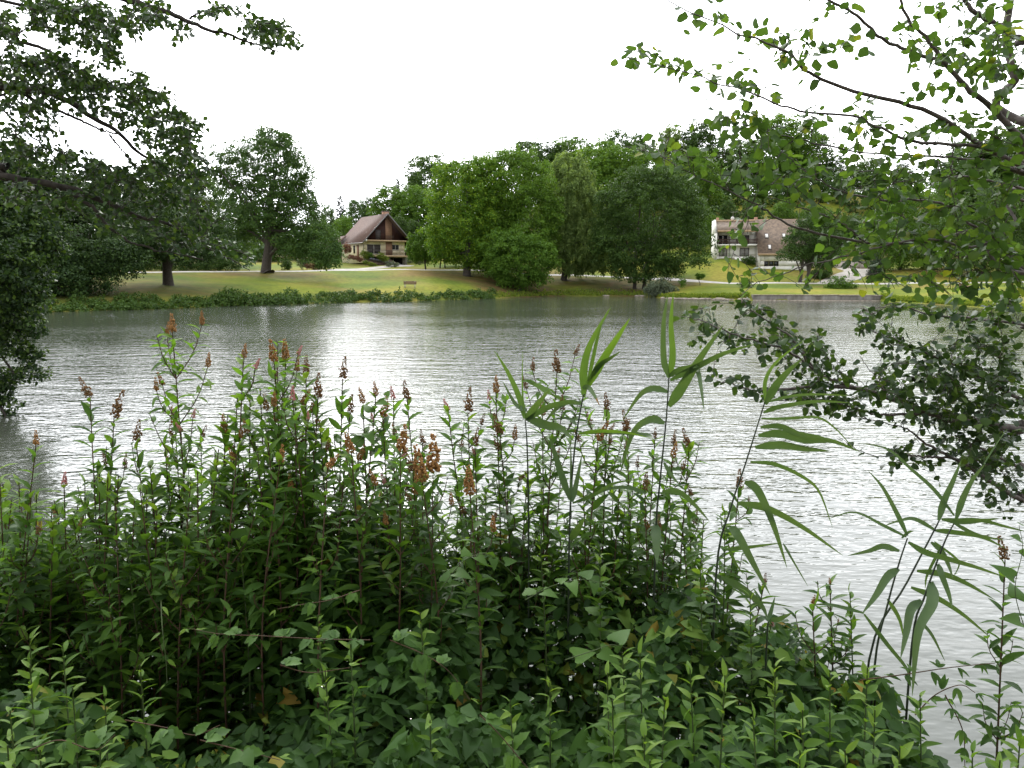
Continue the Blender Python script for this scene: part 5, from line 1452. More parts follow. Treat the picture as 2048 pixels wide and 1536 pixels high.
# ------------------------------------------------------------------ reeds
def reed(label, Y, stem, leaves, wd=0.0045, base=None):
    """stem: pixel polyline bottom to top; leaves: (pixel polyline from the stem out, width in px, twist, depth shift at tip, fresh)"""
    st = [P(a, b, Y) for a, b in stem]
    b = st[0].copy(); b[2] = h1(b[0], b[1])
    root = thing("reed", label, "reed", tuple(b), 0, "reeds standing in the near bank")
    low = (st[0] + b) * 0.5
    q = crom([b * 1.0] + ([low] if st[0][2] - b[2] > 0.2 else []) + st, 24) - b
    MB().tube(q, np.linspace(wd, wd * 0.45, 24), 7).build("stem", M_reedstem, root, True)
    for lf in leaves:
        pts, w = lf[0], lf[1]
        tw = lf[2] if len(lf) > 2 else 0.0; dz = lf[3] if len(lf) > 3 else 0.1; fresh = lf[4] if len(lf) > 4 else 0
        m = len(pts)
        c = crom([P(x, y, Y + dz * i / (m - 1)) for i, (x, y) in enumerate(pts)], 15) - b
        T = nrm(np.gradient(c, axis=0)); t = np.linspace(0, 1, 15)
        view = nrm(c + b - np.array((0, 0, CAMZ)))
        s1 = nrm(np.cross(T, view)); s2 = np.cross(T, s1)
        a = tw * np.sin(t * 2.2)[:, None] + 0.15
        side = s1 * np.cos(a) + s2 * np.sin(a)
        nrl = np.cross(side, T)
        hw = (w * Y / F) * 0.5 * np.minimum(1, 0.35 + 3.4 * t) * (1 - t ** 2.2) ** 0.9 + 0.0004
        V = np.stack((c - side * hw[:, None], c + nrl * (0.22 * hw)[:, None], c + side * hw[:, None]), 1).reshape(-1, 3)
        Fq = [f for i in range(14) for f in ((3 * i, 3 * i + 3, 3 * i + 4, 3 * i + 1), (3 * i + 1, 3 * i + 4, 3 * i + 5, 3 * i + 2))]
        link("leaf", mesh("leaf", V, np.array(Fq), MF['reedy' if fresh else 'reed'], np.repeat(np.clip(t * (0.72 if rs.rand() < 0.2 and not fresh and pts[-1][1] > pts[0][1] else 0.38) - 0.1 + 0.1 * rs.rand(), 0, 1), 3), True), root)
    return root
def z3(*p): return [(940 + x * .3255, 580 + y * .3255) for x, y in p]     # notes taken on enlargements
def z4(*p): return [(1400 + x * .4689, 680 + y * .4688) for x, y in p]
reed("short reed among the spirea left of the two tall reeds, blades fanned like a V", 2.7, z3((360, 1500), (352, 1000), (340, 800)), [
    (z3((335, 790), (310, 680), (240, 520), (150, 372)), 13, 0, .15, 1), (z3((330, 760), (322, 600), (322, 380)), 4, 0.4, .1, 1),
    (z3((345, 800), (400, 720), (490, 610)), 17, .2, -.1), (z3((350, 740), (280, 700), (200, 560)), 10, .3, .1),
    (z3((500, 640), (420, 590), (330, 552)), 12, 0.2, .1, 1), (z3((500, 640), (600, 690), (675, 750)), 7, 0.2, .1),
    (z3((345, 800), (480, 720), (600, 690), (680, 700)), 13, .3, -.2), (z3((345, 790), (470, 830), (560, 850), (640, 930)), 19, .2, -.2)])
reed("second tallest reed, bright green blades pointing up right", 2.65, z3((610, 1530), (640, 1000), (690, 680), (705, 640)), [
    (z3((700, 660), (700, 480), (745, 320), (865, 105)), 17, 0, .1, 1), (z3((718, 600), (760, 400), (800, 230), (850, 120)), 8, .2, .1, 1),
    (z3((730, 590), (810, 440), (900, 300), (985, 170)), 17, .1, -.1, 1), (z3((725, 560), (800, 460), (860, 420), (925, 378)), 11, .4, -.1),
    (z3((690, 605), (725, 598), (760, 640), (798, 712)), 11, .2, -.15), (z3((690, 700), (600, 690), (520, 740), (440, 840)), 11, .2, .1),
    (z3((665, 885), (780, 868), (950, 875), (1110, 910)), 8, .3, -.1, 1), (z3((655, 830), (600, 788), (470, 800)), 8, .5, .1)])
reed("low reed with three stiff upright blades between the flowering stems", 2.6, z3((610, 1536), (620, 1400), (618, 1300)), [
    (z3((615, 1290), (560, 1130), (520, 1000), (486, 890)), 15, 0, .1), (z3((618, 1300), (622, 1150), (618, 930)), 7, .2, .1),
    (z3((628, 1300), (655, 1180), (688, 1010)), 12, .2, .1), (z3((630, 1310), (760, 1260), (880, 1190), (1050, 1160)), 8, .3, -.1), (z3((620, 1536), (660, 1470), (705, 1400)), 16, .1, -.2)])
reed("tallest reed, with two blades standing straight above its top", 2.6, z3((1140, 1536), (1165, 1200), (1205, 800), (1222, 540)), [
    (z3((1222, 540), (1190, 420), (1190, 200), (1215, 30)), 13, 0, .05), (z3((1226, 535), (1245, 400), (1235, 200), (1250, 10)), 14, .1, .05, 1),
    (z3((1222, 530), (1290, 490), (1400, 465), (1370, 480)), 12, .2, -.1), (z3((1222, 716), (1300, 600), (1400, 440), (1560, 210)), 22, .1, -.1),
    (z3((1230, 555), (1380, 480), (1560, 390), (1760, 330)), 13, .2, -.2), (z3((1365, 468), (1400, 500), (1420, 600), (1438, 740)), 10, .2, -.2),
    (z3((1215, 625), (1120, 605), (1040, 650), (940, 795)), 14, .2, .1), (z3((1195, 820), (1110, 795), (1000, 880), (918, 1140)), 17, .2, .1), (z3((1180, 1240), (1280, 1240), (1380, 1320), (1470, 1420)), 13, .3, -.1),
    (z3((1120, 920), (1080, 890), (900, 880), (670, 885)), 9, .4, .2), (z3((1140, 1440), (1145, 1540), (1150, 1690)), 22, .1, -.15), (z3((1190, 1060), (1240, 1140), (1290, 1200)), 8, .3, -.1), (z3((1080, 1250), (980, 1215), (860, 1220), (700, 1290)), 9, .3, .1)])
reed("leaning reed right of the tallest one, blades streaming to the right", 2.45, z4((70, 985), (130, 720), (190, 540), (275, 270)), [
    (z4((278, 265), (280, 170), (330, 90), (445, 0)), 8, .2, .1, 1), (z4((278, 275), (320, 200), (370, 140), (440, 75)), 17, .1, -.05),
    (z4((270, 310), (340, 285), (500, 262), (640, 268)), 10, .2, -.1), (z4((272, 268), (400, 238), (520, 232), (640, 238)), 6, .3, .1),
    (z4((262, 335), (380, 335), (500, 330), (580, 380), (670, 480)), 6, .3, .1), (z4((258, 372), (340, 368), (420, 400), (500, 412), (570, 430)), 12, .1, -.1),
    (z4((248, 408), (340, 400), (450, 428), (560, 430), (690, 480)), 17, .1, -.1), (z4((235, 458), (340, 448), (450, 465), (560, 474)), 17, .1, -.1),
    (z4((215, 520), (320, 530), (440, 585), (510, 650), (565, 800)), 9, .3, .1), (z4((190, 605), (245, 640), (310, 780), (372, 975)), 18, .1, -.1),
    (z4((160, 695), (290, 720), (440, 800), (610, 920)), 16, .4, -.1), (z4((125, 798), (160, 830), (220, 940), (300, 1090)), 19, .1, -.15), (z4((105, 895), (200, 885), (350, 865)), 9, .3, -.1),
    (z4((120, 880), (150, 950), (185, 1000)), 7, .3, .1), (z4((355, 868), (390, 930), (460, 1050)), 5, .3, -.1), (z4((90, 1010), (180, 1060), (260, 1130), (290, 1190)), 16, .2, -.1)])
reed("short broken reed with two blades at the shrub edge over the water", 2.3, z4((285, 1290), (292, 1200)), [
    (z4((292, 1195), (305, 1150), (320, 1095)), 9, .1, .05), (z4((298, 1195), (340, 1190), (396, 1162)), 11, .1, -.05), (z4((200, 1140), (270, 1120), (400, 1140)), 6, .3, .1)])
reed("left one of the crossed reeds at the right, its top bent at a knot", 2.3, z4((745, 1390), (800, 1130), (850, 950), (885, 845)), [
    (z4((885, 835), (840, 740), (780, 630), (720, 560)), 10, .2, .1), (z4((880, 840), (780, 790), (660, 735), (540, 765)), 7, .4, .1),
    (z4((850, 900), (780, 880), (720, 900), (630, 920)), 13, .1, .1), (z4((888, 862), (960, 905), (1060, 935), (1180, 970), (1310, 1015)), 13, .2, -.1),
    (z4((848, 975), (800, 1010), (750, 1090), (690, 1170)), 18, .1, -.1), (z4((860, 845), (890, 820), (912, 815)), 6, .1, 0),
    (z4((700, 1165), (560, 1130), (480, 1130)), 8, .3, .1), (z4((800, 1105), (850, 1190), (870, 1280)), 9, .3, .1), (z4((700, 1170), (800, 1300), (880, 1400), (900, 1470)), 9, .3, -.1)])
reed("middle one of the crossed reeds at the right, a long blade drawn up left", 2.35, z4((725, 1345), (880, 1040), (1000, 810), (1020, 770)), [
    (z4((1018, 770), (1040, 690), (1080, 600), (1115, 510)), 14, .1, .1), (z4((1085, 750), (1000, 640), (900, 550), (800, 465), (680, 440)), 8, .2, .2),
    (z4((1010, 815), (920, 765), (860, 768), (780, 795)), 9, .3, .1), (z4((1000, 812), (1080, 820), (1200, 840), (1305, 890)), 11, .2, -.1),
    (z4((985, 862), (1030, 900), (1060, 960), (1080, 1020)), 11, .2, -.1), (z4((925, 985), (1040, 1000), (1140, 1040), (1260, 1110)), 13, .2, -.1), (z4((900, 1055), (1010, 1100), (1120, 1170), (1240, 1270)), 13, .4, -.1)])
reed("right one of the crossed reeds with two broad blades hanging straight down", 2.3, z4((905, 1290), (960, 1090), (1040, 870), (1090, 770)), [
    (z4((1092, 765), (1120, 680), (1160, 600), (1215, 530)), 13, .1, .05), (z4((1210, 530), (1260, 450), (1310, 380)), 3, .1, .1), (z4((1030, 765), (1120, 775), (1200, 770), (1275, 762)), 12, .2, -.1),
    (z4((1085, 765), (1200, 770), (1300, 795), (1400, 820)), 8, .2, -.1), (z4((1080, 780), (1180, 830), (1300, 855)), 8, .3, -.1), (z4((1015, 955), (1030, 1000), (1060, 1080), (1078, 1150)), 13, .2, -.1),
    (z4((985, 1030), (990, 1120), (930, 1250), (905, 1520)), 24, .1, -.2), (z4((945, 1110), (900, 1150), (880, 1250), (855, 1360)), 19, .1, -.15), (z4((940, 1200), (990, 1260), (1045, 1370)), 7, .2, -.1),
    (z4((1000, 860), (1090, 930), (1105, 960), (1080, 1015)), 5, .3, .1), (z4((1030, 880), (970, 1000), (960, 1060)), 6, .3, .1)])

# ------------------------------------------------------------------ near alders
def near_tree(name, label, limbs, blobs, trunk, Y0, leaf, lk, nparts=300, bark=None, spread=0.6, tw=0.0016, dens=1.0, lstep=0.032, tilt=0.75, extra=None, sag=0.1, maxtwig=0.7, tp=0.9):
    root = thing(name, label, 'tree', tuple(trunk[0]), 0)
    b = np.array(trunk[0], float)
    MB().tube(crom(trunk, 16) - b, np.linspace(0.16, 0.05, 16), 10).build("trunk", M_bark, root, True)
    samp, srad = [], []
    for lm_ in limbs:
        pts, w0, w1 = lm_[0], lm_[1], lm_[2]
        Ya, Yb = lm_[3], lm_[4]
        n = len(pts)
        c = [P(x, y, Ya + (Yb - Ya) * i / (n - 1)) for i, (x, y) in enumerate(pts)]
        if len(lm_) > 5 and lm_[5] is not None:
            c = [np.array(lm_[5], float)] + c
        q = crom(c, 40)
        q[2:-1] += 0.0022 * rs.normal(size=q[2:-1].shape) * (Ya / 3)
        rad = w1 + (w0 - w1) * np.linspace(1, 0, 40) ** 1.25; rad = rad * (0.78 if Ya < 4 else 1)
        MB().tube(q - b, rad, 7).build("limb", bark or M_barkr, root, True)
        samp.append(q); srad.append(rad)
    S = np.concatenate(samp); SR = np.concatenate(srad)
    si = np.concatenate([np.arange(len(q)) + 40 * i for i, q in enumerate(samp)])
    starts = np.repeat([40 * i for i in range(len(samp))], 40)
    # visible samples only
    twigs = []
    for bl in blobs:
        cx, cy, rx, ry, n = bl[:5]; Yc = bl[5] if len(bl) > 5 else Y0; sp = bl[6] if len(bl) > 6 else spread
        n = int(n * dens)
        for _ in range(n):
            a, r = rs.uniform(0, 6.28), math.sqrt(rs.rand())
            T_ = P(cx + rx * r * math.cos(a), cy + ry * r * math.sin(a), Yc + rs.uniform(-sp, sp) * (0.8 if Y0 < 6 else 1))
            dd = np.linalg.norm(S - T_, axis=1)
            j = int(np.argmin(dd)); dist = dd[j]
            j2 = max(starts[j], j - int(min(6, 1 + dist * 3)))
            N_ = S[j2]
            mid = N_ * 0.5 + T_ * 0.5 + np.array((0, 0, sag * dist)) + 0.05 * dist * rs.normal(size=3)
            twigs.append(crom([N_, mid, T_], 6))
            if len(twigs) % 4: 
                S = np.vstack((S, T_ * 0.4 + mid * 0.6)); starts = np.append(starts, len(S) - 1)
    for q in samp:                                      # the limbs' own outer ends
        twigs.append(q[26:][::2]); 
    mb = MB(); V_, F_, o = [], [], 0
    for q in twigs:
        if len(q) > 6: continue
        vv, ff = tube_geo((q - b)[::2] if len(q) == 6 and Y0 > 6 else q - b, np.linspace(tw, tw * 0.5, 3 if len(q) == 6 and Y0 > 6 else len(q)), 3)
        V_.append(vv); F_ += [tuple(i + o for i in f) for f in ff]; o += len(vv)
    if V_: link("twigs", mesh("twigs", np.concatenate(V_), F_, bark or M_twig), root)['kind'] = 'stuff'
    pos, dr, up = [], [], []
    for q in twigs:
        seg = np.linalg.norm(np.diff(q, axis=0), axis=1); L = seg.sum()
        cs = np.concatenate(([0], np.cumsum(seg))) / max(L, 1e-6)
        La = min(L * 0.8, maxtwig); k = max(3, int(La / lstep))
        t = np.linspace(1 - La / L, 1.0, k) + rs.uniform(-.03, .03, k)
        t = np.clip(t, 0, 1)
        p = np.stack([np.interp(t, cs, q[:, c]) for c in range(3)], -1)
        tg = nrm(q[-1] - q[0])
        s = nrm(np.cross(tg, (0, 0, 1.0) + 0.4 * rs.normal(size=3)))
        sg = np.where(np.arange(k) % 2, 1, -1)[:, None]
        d = nrm(tg * 0.5 + sg * s * 0.8 + 0.38 * rs.normal(size=(k, 3)) + (0, 0, -0.15))
        pos.append(p + d * 0.008 + 0.006 * rs.normal(size=(k, 3))); dr.append(d)
        up.append(np.array((0, 0, 1.0)) + tilt * rs.normal(size=(k, 3)))
    pos = np.concatenate(pos); dr = np.concatenate(dr); up = np.concatenate(up); n = len(pos)
    sz = leaf * rs.uniform(0.55, 1.2, n)
    # the 300 that show largest are leaves of their own
    cvec = pos - np.array((0, 0, CAMZ)); up_ = (cvec @ np.array((0, SP, CP))) ; fw = cvec @ np.array((0, CP, -SP))
    u = 1024 + F * cvec[:, 0] / np.maximum(fw, .1); v = 768 - F * up_ / np.maximum(fw, .1)
    infr = (u > -10) & (u < 2058) & (v > -10) & (v < 1546)
    score = np.where(infr, sz / np.maximum(fw, .1), -1)
    order = np.argsort(-score)[:nparts]
    sel = np.zeros(n, bool); sel[order] = True
    Rm = bases(dr, up)
    ms = ME[lk]
    for i in order:
        M = np.eye(4); M[:3, :3] = Rm[i] * sz[i]; M[:3, 3] = pos[i] - b
        link("leaf", ms[rs.randint(len(ms))], root, Matrix(M.tolist()))
    V_, F_, T_, o = [], [], [], 0
    kk = rs.randint(4, size=n)
    for k in range(4):
        m = (~sel) & (kk == k)
        V, Fc = stamp(L_ALD[k][0], L_ALD[k][1], Rm[m], pos[m] - b, sz[m])
        V_.append(V); F_.append(Fc + o); o += len(V); T_.append(np.repeat(rs.rand(m.sum()), len(L_ALD[k][0])))
    fo = link("foliage", mesh("foliage", np.concatenate(V_), np.concatenate(F_), MF[lk], np.concatenate(T_), True), root)
    fo['kind'] = 'stuff'
    print(name, 'leaves', n, 'twigs', len(twigs))
    return root
def q6(*p): return [(1240 + x * .3945, y * .3945) for x, y in p]
def q7(*p): return [(1340 + x * .3457, 560 + y * .3458) for x, y in p]
def q5(*p): return [(x * .3125, y * .3125) for x, y in p]
TR = (3.6, 2.6)
tr1 = [(3.7, 2.4, 1.2), (3.65, 2.5, 2.6), (3.5, 2.6, 4.2), (3.3, 2.7, 6.5)]
limbs = [
 (q6((2150, 905), (2048, 850), (1850, 745), (1700, 640), (1560, 565), (1430, 520), (1240, 480), (1110, 435), (1000, 390), (930, 350), (860, 275), (800, 245), (700, 200), (600, 170), (500, 115), (360, 60), (240, 0)), .016, .0025, 3.3, 3.0, (3.55, 2.6, 3.3)),
 (q6((1850, 745), (1720, 735), (1500, 720), (1390, 685), (1290, 640), (1190, 590), (960, 575), (870, 550), (770, 520), (640, 460), (520, 430), (400, 385), (260, 350), (100, 310), (50, 300)), .009, .0018, 3.25, 2.95),
 (q6((2200, 900), (2048, 730), (1940, 600), (1880, 540), (1790, 470), (1700, 380), (1640, 310), (1560, 200), (1480, 120), (1420, 0), (1400, -80)), .022, .006, 3.4, 3.3, (3.5, 2.65, 3.6)),
 (q6((1640, 320), (1560, 290), (1420, 240), (1320, 190), (1200, 80), (1060, 0), (1000, -50)), .011, .006, 3.32, 3.2),
 (q6((2150, 850), (2000, 830), (1800, 810), (1650, 795), (1520, 790), (1200, 770), (1000, 730), (870, 700), (700, 650), (450, 580)), .011, .0016, 3.5, 3.3, (3.5, 2.7, 3.35)),
 (q6((2200, 1420), (2048, 1390), (1900, 1340), (1850, 1190), (1760, 1120), (1710, 1000), (1680, 850), (1700, 700)), .016, .003, 3.4, 3.4, (3.6, 2.5, 2.7)),
 (q6((1790, 1165), (1600, 1215), (1500, 1225), (1400, 1240), (1240, 1225), (1000, 1185), (850, 1135), (760, 1080), (700, 1040), (600, 990), (440, 920), (330, 860), (200, 790), (20, 740)), .010, .0014, 3.4, 2.9),
 (q6((1240, 1225), (1180, 1170), (1100, 1120), (1000, 1080), (900, 1050), (800, 1010), (650, 990)), .005, .0014, 3.2, 3.1),
 (q6((1700, 1050), (1560, 1020), (1300, 1010), (1100, 960), (960, 880), (860, 800), (760, 720)), .008, .0015, 3.5, 3.4),
 (q6((2150, 1050), (2000, 1150), (1800, 1250), (1560, 1210), (1400, 1230), (1200, 1290), (1000, 1330), (850, 1380), (700, 1430), (610, 1500)), .009, .0016, 3.3, 2.9, (3.55, 2.6, 2.8)),
 (q6((2200, 200), (2048, 200), (1900, 120), (1800, 60), (1740, 0)), .02, .012, 3.6, 3.6, (3.4, 2.7, 4.4)),
 (q6((2048, 620), (2000, 400), (1960, 200), (1980, 0)), .03, .02, 3.9, 3.9, (3.4, 2.7, 3.6)),
 (q6((2150, 1000), (2000, 960), (1800, 900), (1500, 880), (1300, 870), (1100, 860), (900, 820)), .010, .0015, 3.7, 3.6, (3.6, 2.6, 3.1)),
]
bl6 = [(60, 300, 60, 18, 3), (220, 340, 110, 40, 7), (400, 370, 70, 50, 5), (550, 440, 80, 40, 6), (560, 350, 110, 60, 5), (450, 40, 100, 30, 5), (680, 140, 60, 40, 4), (780, 190, 70, 60, 7), (960, 200, 90, 50, 6), (880, 300, 120, 60, 7), (1050, 270, 120, 60, 8), (750, 460, 90, 40, 5), (950, 380, 60, 30, 3),
       (1180, 250, 90, 60, 5), (1200, 40, 30, 30, 2), (1290, 200, 40, 30, 2), (1540, 250, 120, 90, 9), (1450, 130, 50, 60, 4), (1600, 30, 120, 40, 7), (1680, 300, 100, 100, 8), (1600, 340, 90, 50, 5), (1850, 120, 180, 130, 26), (1950, 330, 110, 180, 34), (1850, 350, 100, 120, 14),
       (1700, 480, 120, 60, 8), (1520, 480, 90, 60, 5), (1200, 560, 90, 60, 6), (1000, 560, 60, 30, 3), (620, 600, 130, 50, 12), (550, 660, 90, 60, 10), (720, 640, 90, 60, 9), (950, 640, 120, 60, 12), (1180, 660, 120, 60, 10), (1450, 660, 140, 60, 12), (1650, 640, 120, 70, 10), (1850, 620, 150, 90, 14),
       (150, 760, 90, 40, 6), (280, 800, 120, 60, 10), (450, 820, 130, 80, 14), (650, 780, 130, 70, 14), (820, 800, 130, 80, 14), (600, 900, 150, 80, 14), (850, 900, 150, 70, 14), (1050, 820, 150, 90, 12), (1000, 970, 150, 80, 14), (750, 1000, 110, 50, 6), (1250, 800, 150, 80, 12), (1300, 950, 170, 100, 20), (1500, 850, 150, 100, 16),
       (1700, 900, 170, 120, 24), (1900, 800, 150, 130, 30), (1950, 1050, 130, 150, 36), (1700, 1100, 180, 120, 30), (1450, 1100, 180, 110, 26), (1200, 1120, 160, 80, 16), (1000, 1130, 120, 60, 8), (1300, 1260, 180, 60, 14), (1550, 1280, 180, 80, 22), (1800, 1300, 180, 110, 34), (1980, 1300, 90, 140, 22),
       (620, 1160, 110, 40, 7), (570, 1240, 40, 30, 3), (560, 1400, 50, 50, 3), (650, 1440, 60, 40, 4), (780, 1380, 60, 30, 3), (1100, 1300, 130, 60, 7), (980, 1440, 90, 50, 5), (1250, 1430, 140, 60, 8), (1500, 1420, 170, 70, 16), (1750, 1450, 200, 80, 26), (1960, 1460, 110, 80, 18)]
blobs = [(1240 + a * .3945, b_ * .3945, c * .3945, d * .3945, n, 3.3, .45) for a, b_, c, d, n in bl6]
near_tree("alder_tree", "alder just off the right edge whose round-leaved boughs cross the upper right sky", limbs, blobs, tr1, 3.3, 0.042, 'ald', dens=0.95, lstep=0.036, tw=0.0019, maxtwig=0.34)

tr2 = [(5.6, 5.0, -0.6), (5.5, 5.0, 1.2), (5.3, 5.1, 3.2), (5.2, 5.2, 5.5)]
limbs = [
 (q7((2200, 900), (2048, 870), (1800, 830), (1600, 800), (1500, 770), (1350, 710), (1180, 650), (1050, 620), (900, 610), (700, 630), (560, 640), (450, 630), (350, 600), (270, 580)), .035, .002, 5.0, 4.6, (5.45, 5.0, 1.6)),
 (q7((1180, 650), (1000, 600), (860, 540), (780, 440), (700, 330), (600, 260), (480, 180), (420, 110)), .013, .0025, 4.8, 4.6),
 (q7((860, 540), (700, 420), (560, 370), (420, 330), (250, 260), (120, 220), (70, 210)), .008, .002, 4.7, 4.4),
 (q7((2200, 760), (2048, 700), (1800, 560), (1600, 470), (1400, 390), (1250, 320), (1060, 250)), .02, .002, 5.2, 4.8, (5.4, 5.0, 2.2)),
 (q7((1600, 800), (1400, 770), (1200, 780), (1000, 720), (850, 690), (600, 700)), .012, .002, 4.9, 4.7),
 (q7((2200, 1330), (2048, 1280), (1900, 1200), (1700, 1060), (1500, 960), (1400, 880), (1300, 840), (1100, 800)), .022, .002, 4.9, 4.6, (5.5, 5.0, 0.8)),
 (q7((1640, 1030), (1450, 1020), (1350, 1010), (1150, 1010), (980, 910)), .008, .0015, 4.8, 4.5),
 (q7((2200, 300), (2048, 260), (1700, 220), (1500, 200), (1350, 150), (1250, 150), (1070, 200)), .012, .002, 5.0, 4.6, (5.35, 5.1, 2.9)),
 (q7((2200, 1150), (2048, 1100), (1850, 1000), (1650, 900)), .02, .006, 5.1, 5.0, (5.5, 5.0, 1.1)),
 (q7((1240, 640), (1180, 550), (1095, 440)), .003, .0015, 4.5, 4.3),
]
bl7 = [(90, 215, 35, 20, 4), (200, 270, 90, 50, 8), (170, 360, 40, 25, 3), (320, 330, 110, 60, 12), (450, 380, 110, 60, 12), (440, 150, 50, 50, 6), (540, 210, 90, 60, 12), (640, 300, 110, 70, 18), (600, 400, 130, 80, 18), (760, 420, 130, 90, 20), (870, 340, 60, 60, 10), (900, 480, 90, 80, 14), (800, 560, 150, 70, 20), (950, 580, 130, 60, 16),
       (260, 570, 50, 30, 3), (400, 580, 50, 30, 5), (460, 640, 60, 30, 3), (540, 680, 40, 20, 2), (700, 660, 140, 60, 18), (850, 700, 140, 70, 22), (1050, 700, 160, 80, 28), (1000, 770, 120, 40, 8), (1240, 700, 160, 100, 36), (1200, 480, 60, 60, 6), (1110, 270, 70, 40, 6), (1250, 340, 110, 60, 12), (1400, 420, 130, 80, 20),
       (1350, 560, 170, 100, 32), (1500, 640, 170, 110, 50), (1600, 500, 170, 110, 44), (1750, 620, 170, 120, 60), (1900, 480, 150, 120, 50), (1700, 350, 130, 90, 26), (1850, 300, 150, 90, 26), (1950, 650, 110, 140, 50), (1700, 780, 180, 100, 60), (1900, 850, 150, 130, 60), (1480, 790, 150, 70, 34),
       (1150, 200, 90, 40, 7), (1350, 170, 110, 50, 10), (1550, 220, 130, 70, 16), (1750, 180, 160, 70, 20), (1950, 150, 100, 100, 22), (1280, 1050, 40, 60, 8), (1380, 1000, 60, 50, 8), (1480, 1060, 80, 40, 8), (1600, 950, 130, 70, 24), (1750, 1000, 130, 90, 34), (1900, 1080, 130, 110, 40), (1560, 1190, 20, 20, 1), (1850, 1270, 30, 40, 5), (1980, 1220, 70, 60, 12), (1980, 1360, 60, 20, 2), (1700, 1120, 60, 40, 6)]
blobs = [(1340 + a * .3457, 560 + b_ * .3458, c * .3457, d * .3458, n, 4.85, .6) for a, b_, c, d, n in bl7]
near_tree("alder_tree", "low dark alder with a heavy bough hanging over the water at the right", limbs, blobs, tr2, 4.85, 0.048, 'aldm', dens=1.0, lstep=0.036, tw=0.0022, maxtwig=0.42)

tr3 = [(-8.3, 7.4, 1.0), (-8.1, 7.5, 3.0), (-7.8, 7.6, 5.5), (-7.4, 7.7, 9.0)]
limbs = [
 (q5((-150, 600), (0, 570), (200, 575), (350, 600), (500, 680), (600, 760), (730, 830), (850, 940), (950, 1020), (1100, 1110), (1250, 1160), (1350, 1230)),   .05, .006, 8.0, 8.4, (-8.0, 7.5, 4.4)),
 (q5((-150, 1110), (0, 1130), (200, 1160), (450, 1205), (600, 1260), (750, 1320), (900, 1390), (1100, 1440), (1280, 1560), (1450, 1650), (1600, 1730)), .055, .004, 8.0, 8.2, (-8.1, 7.5, 3.4)),
 (q5((300, -150), (600, -60), (830, 0), (950, 45), (1070, 80), (1200, 140), (1340, 190), (1500, 235), (1650, 290), (1780, 330)), .05, .007, 8.0, 8.2, (-7.6, 7.7, 7.6)),
 (q5((1210, 120), (1330, 60), (1450, 50)), .012, .005, 8.1, 8.2),
 (q5((130, 590), (300, 680), (500, 760), (640, 830), (760, 860)), .02, .008, 8.1, 8.2),
 (q5((-100, 640), (0, 690), (150, 830), (250, 910), (400, 1050)), .014, .008, 8.4, 8.6, (-8.05, 7.5, 4.0)),
 (q5((430, 1215), (560, 1300), (650, 1400), (800, 1530), (1000, 1600), (1300, 1660)), .022, .006, 8.0, 7.8),
 (q5((700, 860), (760, 940), (850, 1040)), .01, .006, 8.1, 8.1),
 (q5((-100, 200), (100, 260), (300, 320), (450, 420), (560, 560)), .03, .01, 8.6, 8.6, (-7.8, 7.6, 5.8)),
 (q5((0, 0), (200, 60), (400, 90), (550, 180), (700, 330)), .02, .008, 8.4, 8.4, (-7.6, 7.7, 6.6)),
]
bl5 = [(50, 120, 70, 50, 8), (60, 230, 70, 60, 12), (250, 120, 70, 80, 12), (300, 30, 180, 60, 26), (380, 130, 130, 110, 32), (560, 80, 140, 90, 40), (700, 150, 130, 110, 34), (860, 130, 110, 110, 26), (640, 260, 130, 90, 24), (730, 380, 70, 60, 12), (450, 250, 120, 60, 14), (1000, 120, 90, 60, 10), (1180, 200, 60, 40, 4), (1400, 70, 120, 50, 12), (1150, 260, 20, 20, 2),
       (1640, 160, 60, 60, 8), (1760, 210, 110, 90, 34), (1880, 260, 50, 40, 6), (1580, 230, 60, 50, 6), (1000, 40, 120, 40, 10),
       (100, 420, 150, 80, 30), (300, 420, 150, 90, 36), (480, 470, 130, 90, 34), (600, 560, 120, 90, 30), (200, 540, 160, 60, 30), (430, 600, 160, 60, 26), (750, 580, 130, 70, 24), (900, 500, 60, 50, 7), (920, 620, 110, 70, 18), (1050, 640, 70, 60, 10), (850, 740, 170, 90, 36), (1080, 760, 130, 70, 24), (1200, 830, 90, 70, 16), (1310, 790, 30, 40, 3), (1000, 880, 160, 90, 36), (1200, 940, 120, 80, 24),
       (600, 700, 130, 60, 14), (120, 680, 150, 90, 26), (280, 740, 120, 90, 18), (100, 850, 100, 60, 8), (330, 860, 90, 60, 8), (100, 980, 150, 80, 30), (330, 1010, 150, 90, 32), (540, 1060, 130, 90, 30), (700, 1120, 130, 80, 22), (860, 1120, 140, 90, 26), (1050, 1080, 150, 100, 34), (1230, 1080, 130, 90, 26), (1330, 1130, 70, 60, 8),
       (100, 1250, 150, 100, 30), (350, 1300, 160, 90, 30), (600, 1180, 120, 60, 16), (800, 1250, 150, 90, 26), (1000, 1280, 160, 100, 34), (1200, 1280, 130, 100, 26), (1320, 1340, 100, 90, 14), (700, 1420, 150, 90, 18), (1000, 1460, 150, 90, 24), (1250, 1440, 140, 90, 24), (1420, 1400, 60, 50, 5), (1300, 1560, 120, 60, 14), (1450, 1600, 120, 60, 10), (1600, 1660, 60, 50, 7), (1150, 1600, 120, 60, 10)]
blobs = [(a * .3125, b_ * .3125, c * .3125, d * .3125, n, 8.1, 1.0) for a, b_, c, d, n in bl5]
near_tree("alder_tree", "big dark alder at the upper left with three long limbs slanting down over the lake", limbs, blobs, tr3, 8.1, 0.051, 'aldm', dens=2.6, lstep=0.036, bark=M_barkd, tw=0.004, maxtwig=0.8)

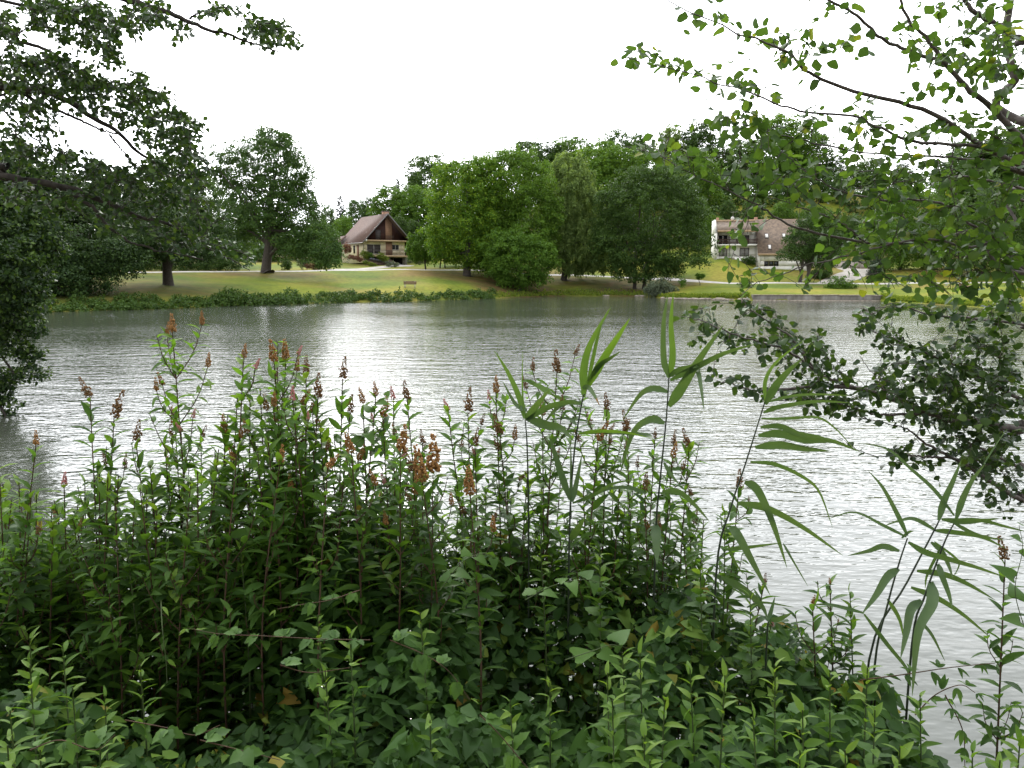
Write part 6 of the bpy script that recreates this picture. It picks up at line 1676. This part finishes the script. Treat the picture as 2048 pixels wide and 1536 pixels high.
# the alder standing in the water on the left: a dark wall of leaves at the picture edge
C, Rd = px_blobs([(-60, 480, 120, 130), (20, 540, 60, 60, -1), (-30, 630, 70, 70, 0), (10, 400, 80, 60, 1), (70, 470, 45, 50), (40, 620, 40, 34, -.5), (-120, 600, 110, 180, 1), (70, 585, 30, 22), (95, 430, 34, 44, 1), (60, 530, 48, 34), (105, 500, 22, 20), (75, 655, 14, 12), (45, 668, 26, 16), (20, 700, 34, 18, 0), (62, 715, 22, 12), (74, 745, 16, 12), (35, 750, 16, 8), (0, 760, 26, 20), (10, 800, 16, 14), (18, 835, 9, 9), (-30, 780, 40, 40), (40, 360, 60, 40, 1), (110, 370, 40, 30, 1), (-20, 330, 80, 50, 1)], 20.0)
bp = np.array((-15.5, 20.5, 0.0)); bp[2] = h1(bp[0], bp[1])
rt = thing("alder_tree", "dark dense-leaved alder at the left picture edge hanging down to the water", 'tree', tuple(bp))
C = [c - bp for c in C]
V, Fc, t = foliage(C, Rd, 0.24, 0.085, 46, 1.15, 0, 5, 0.3)
link("crown", mesh("crown", V, Fc, MF['aldm'], t), rt)
trunk_mesh((0, 0, 0), C, Rd, 0.22, nl=14).build("trunk", M_barkd, rt, True)

# unseen crowns added overhead and behind, to keep the near bank in shade
C = [np.array(c, float) for c in ((-4.5, -1.0, 8.0), (0, -2.5, 8.5), (4.2, -1.2, 8.0), (1.5, -5, 7.5), (-3, -5, 7.5), (5.5, -4, 7), (-6, -3, 7))]
Rd = [np.array((2.8, 2.2, 1.6)) * (1 + 0.001 * i) for i in range(7)]
bp = np.array((-1.5, -3.2, h1(-1.5, -3.2)))
rt = thing("alder_tree", "unseen alder added behind the viewer, its crown shading the near bank", 'tree', tuple(bp))
C = [c - bp for c in C]
V, Fc, t = foliage(C, Rd, 0.5, 0.15, 30, 1.0, 0, 9, 0.3)
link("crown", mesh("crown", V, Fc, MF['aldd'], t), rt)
trunk_mesh((0, 0, 0), C, Rd, 0.2, nl=12).build("trunk", M_bark, rt, True)
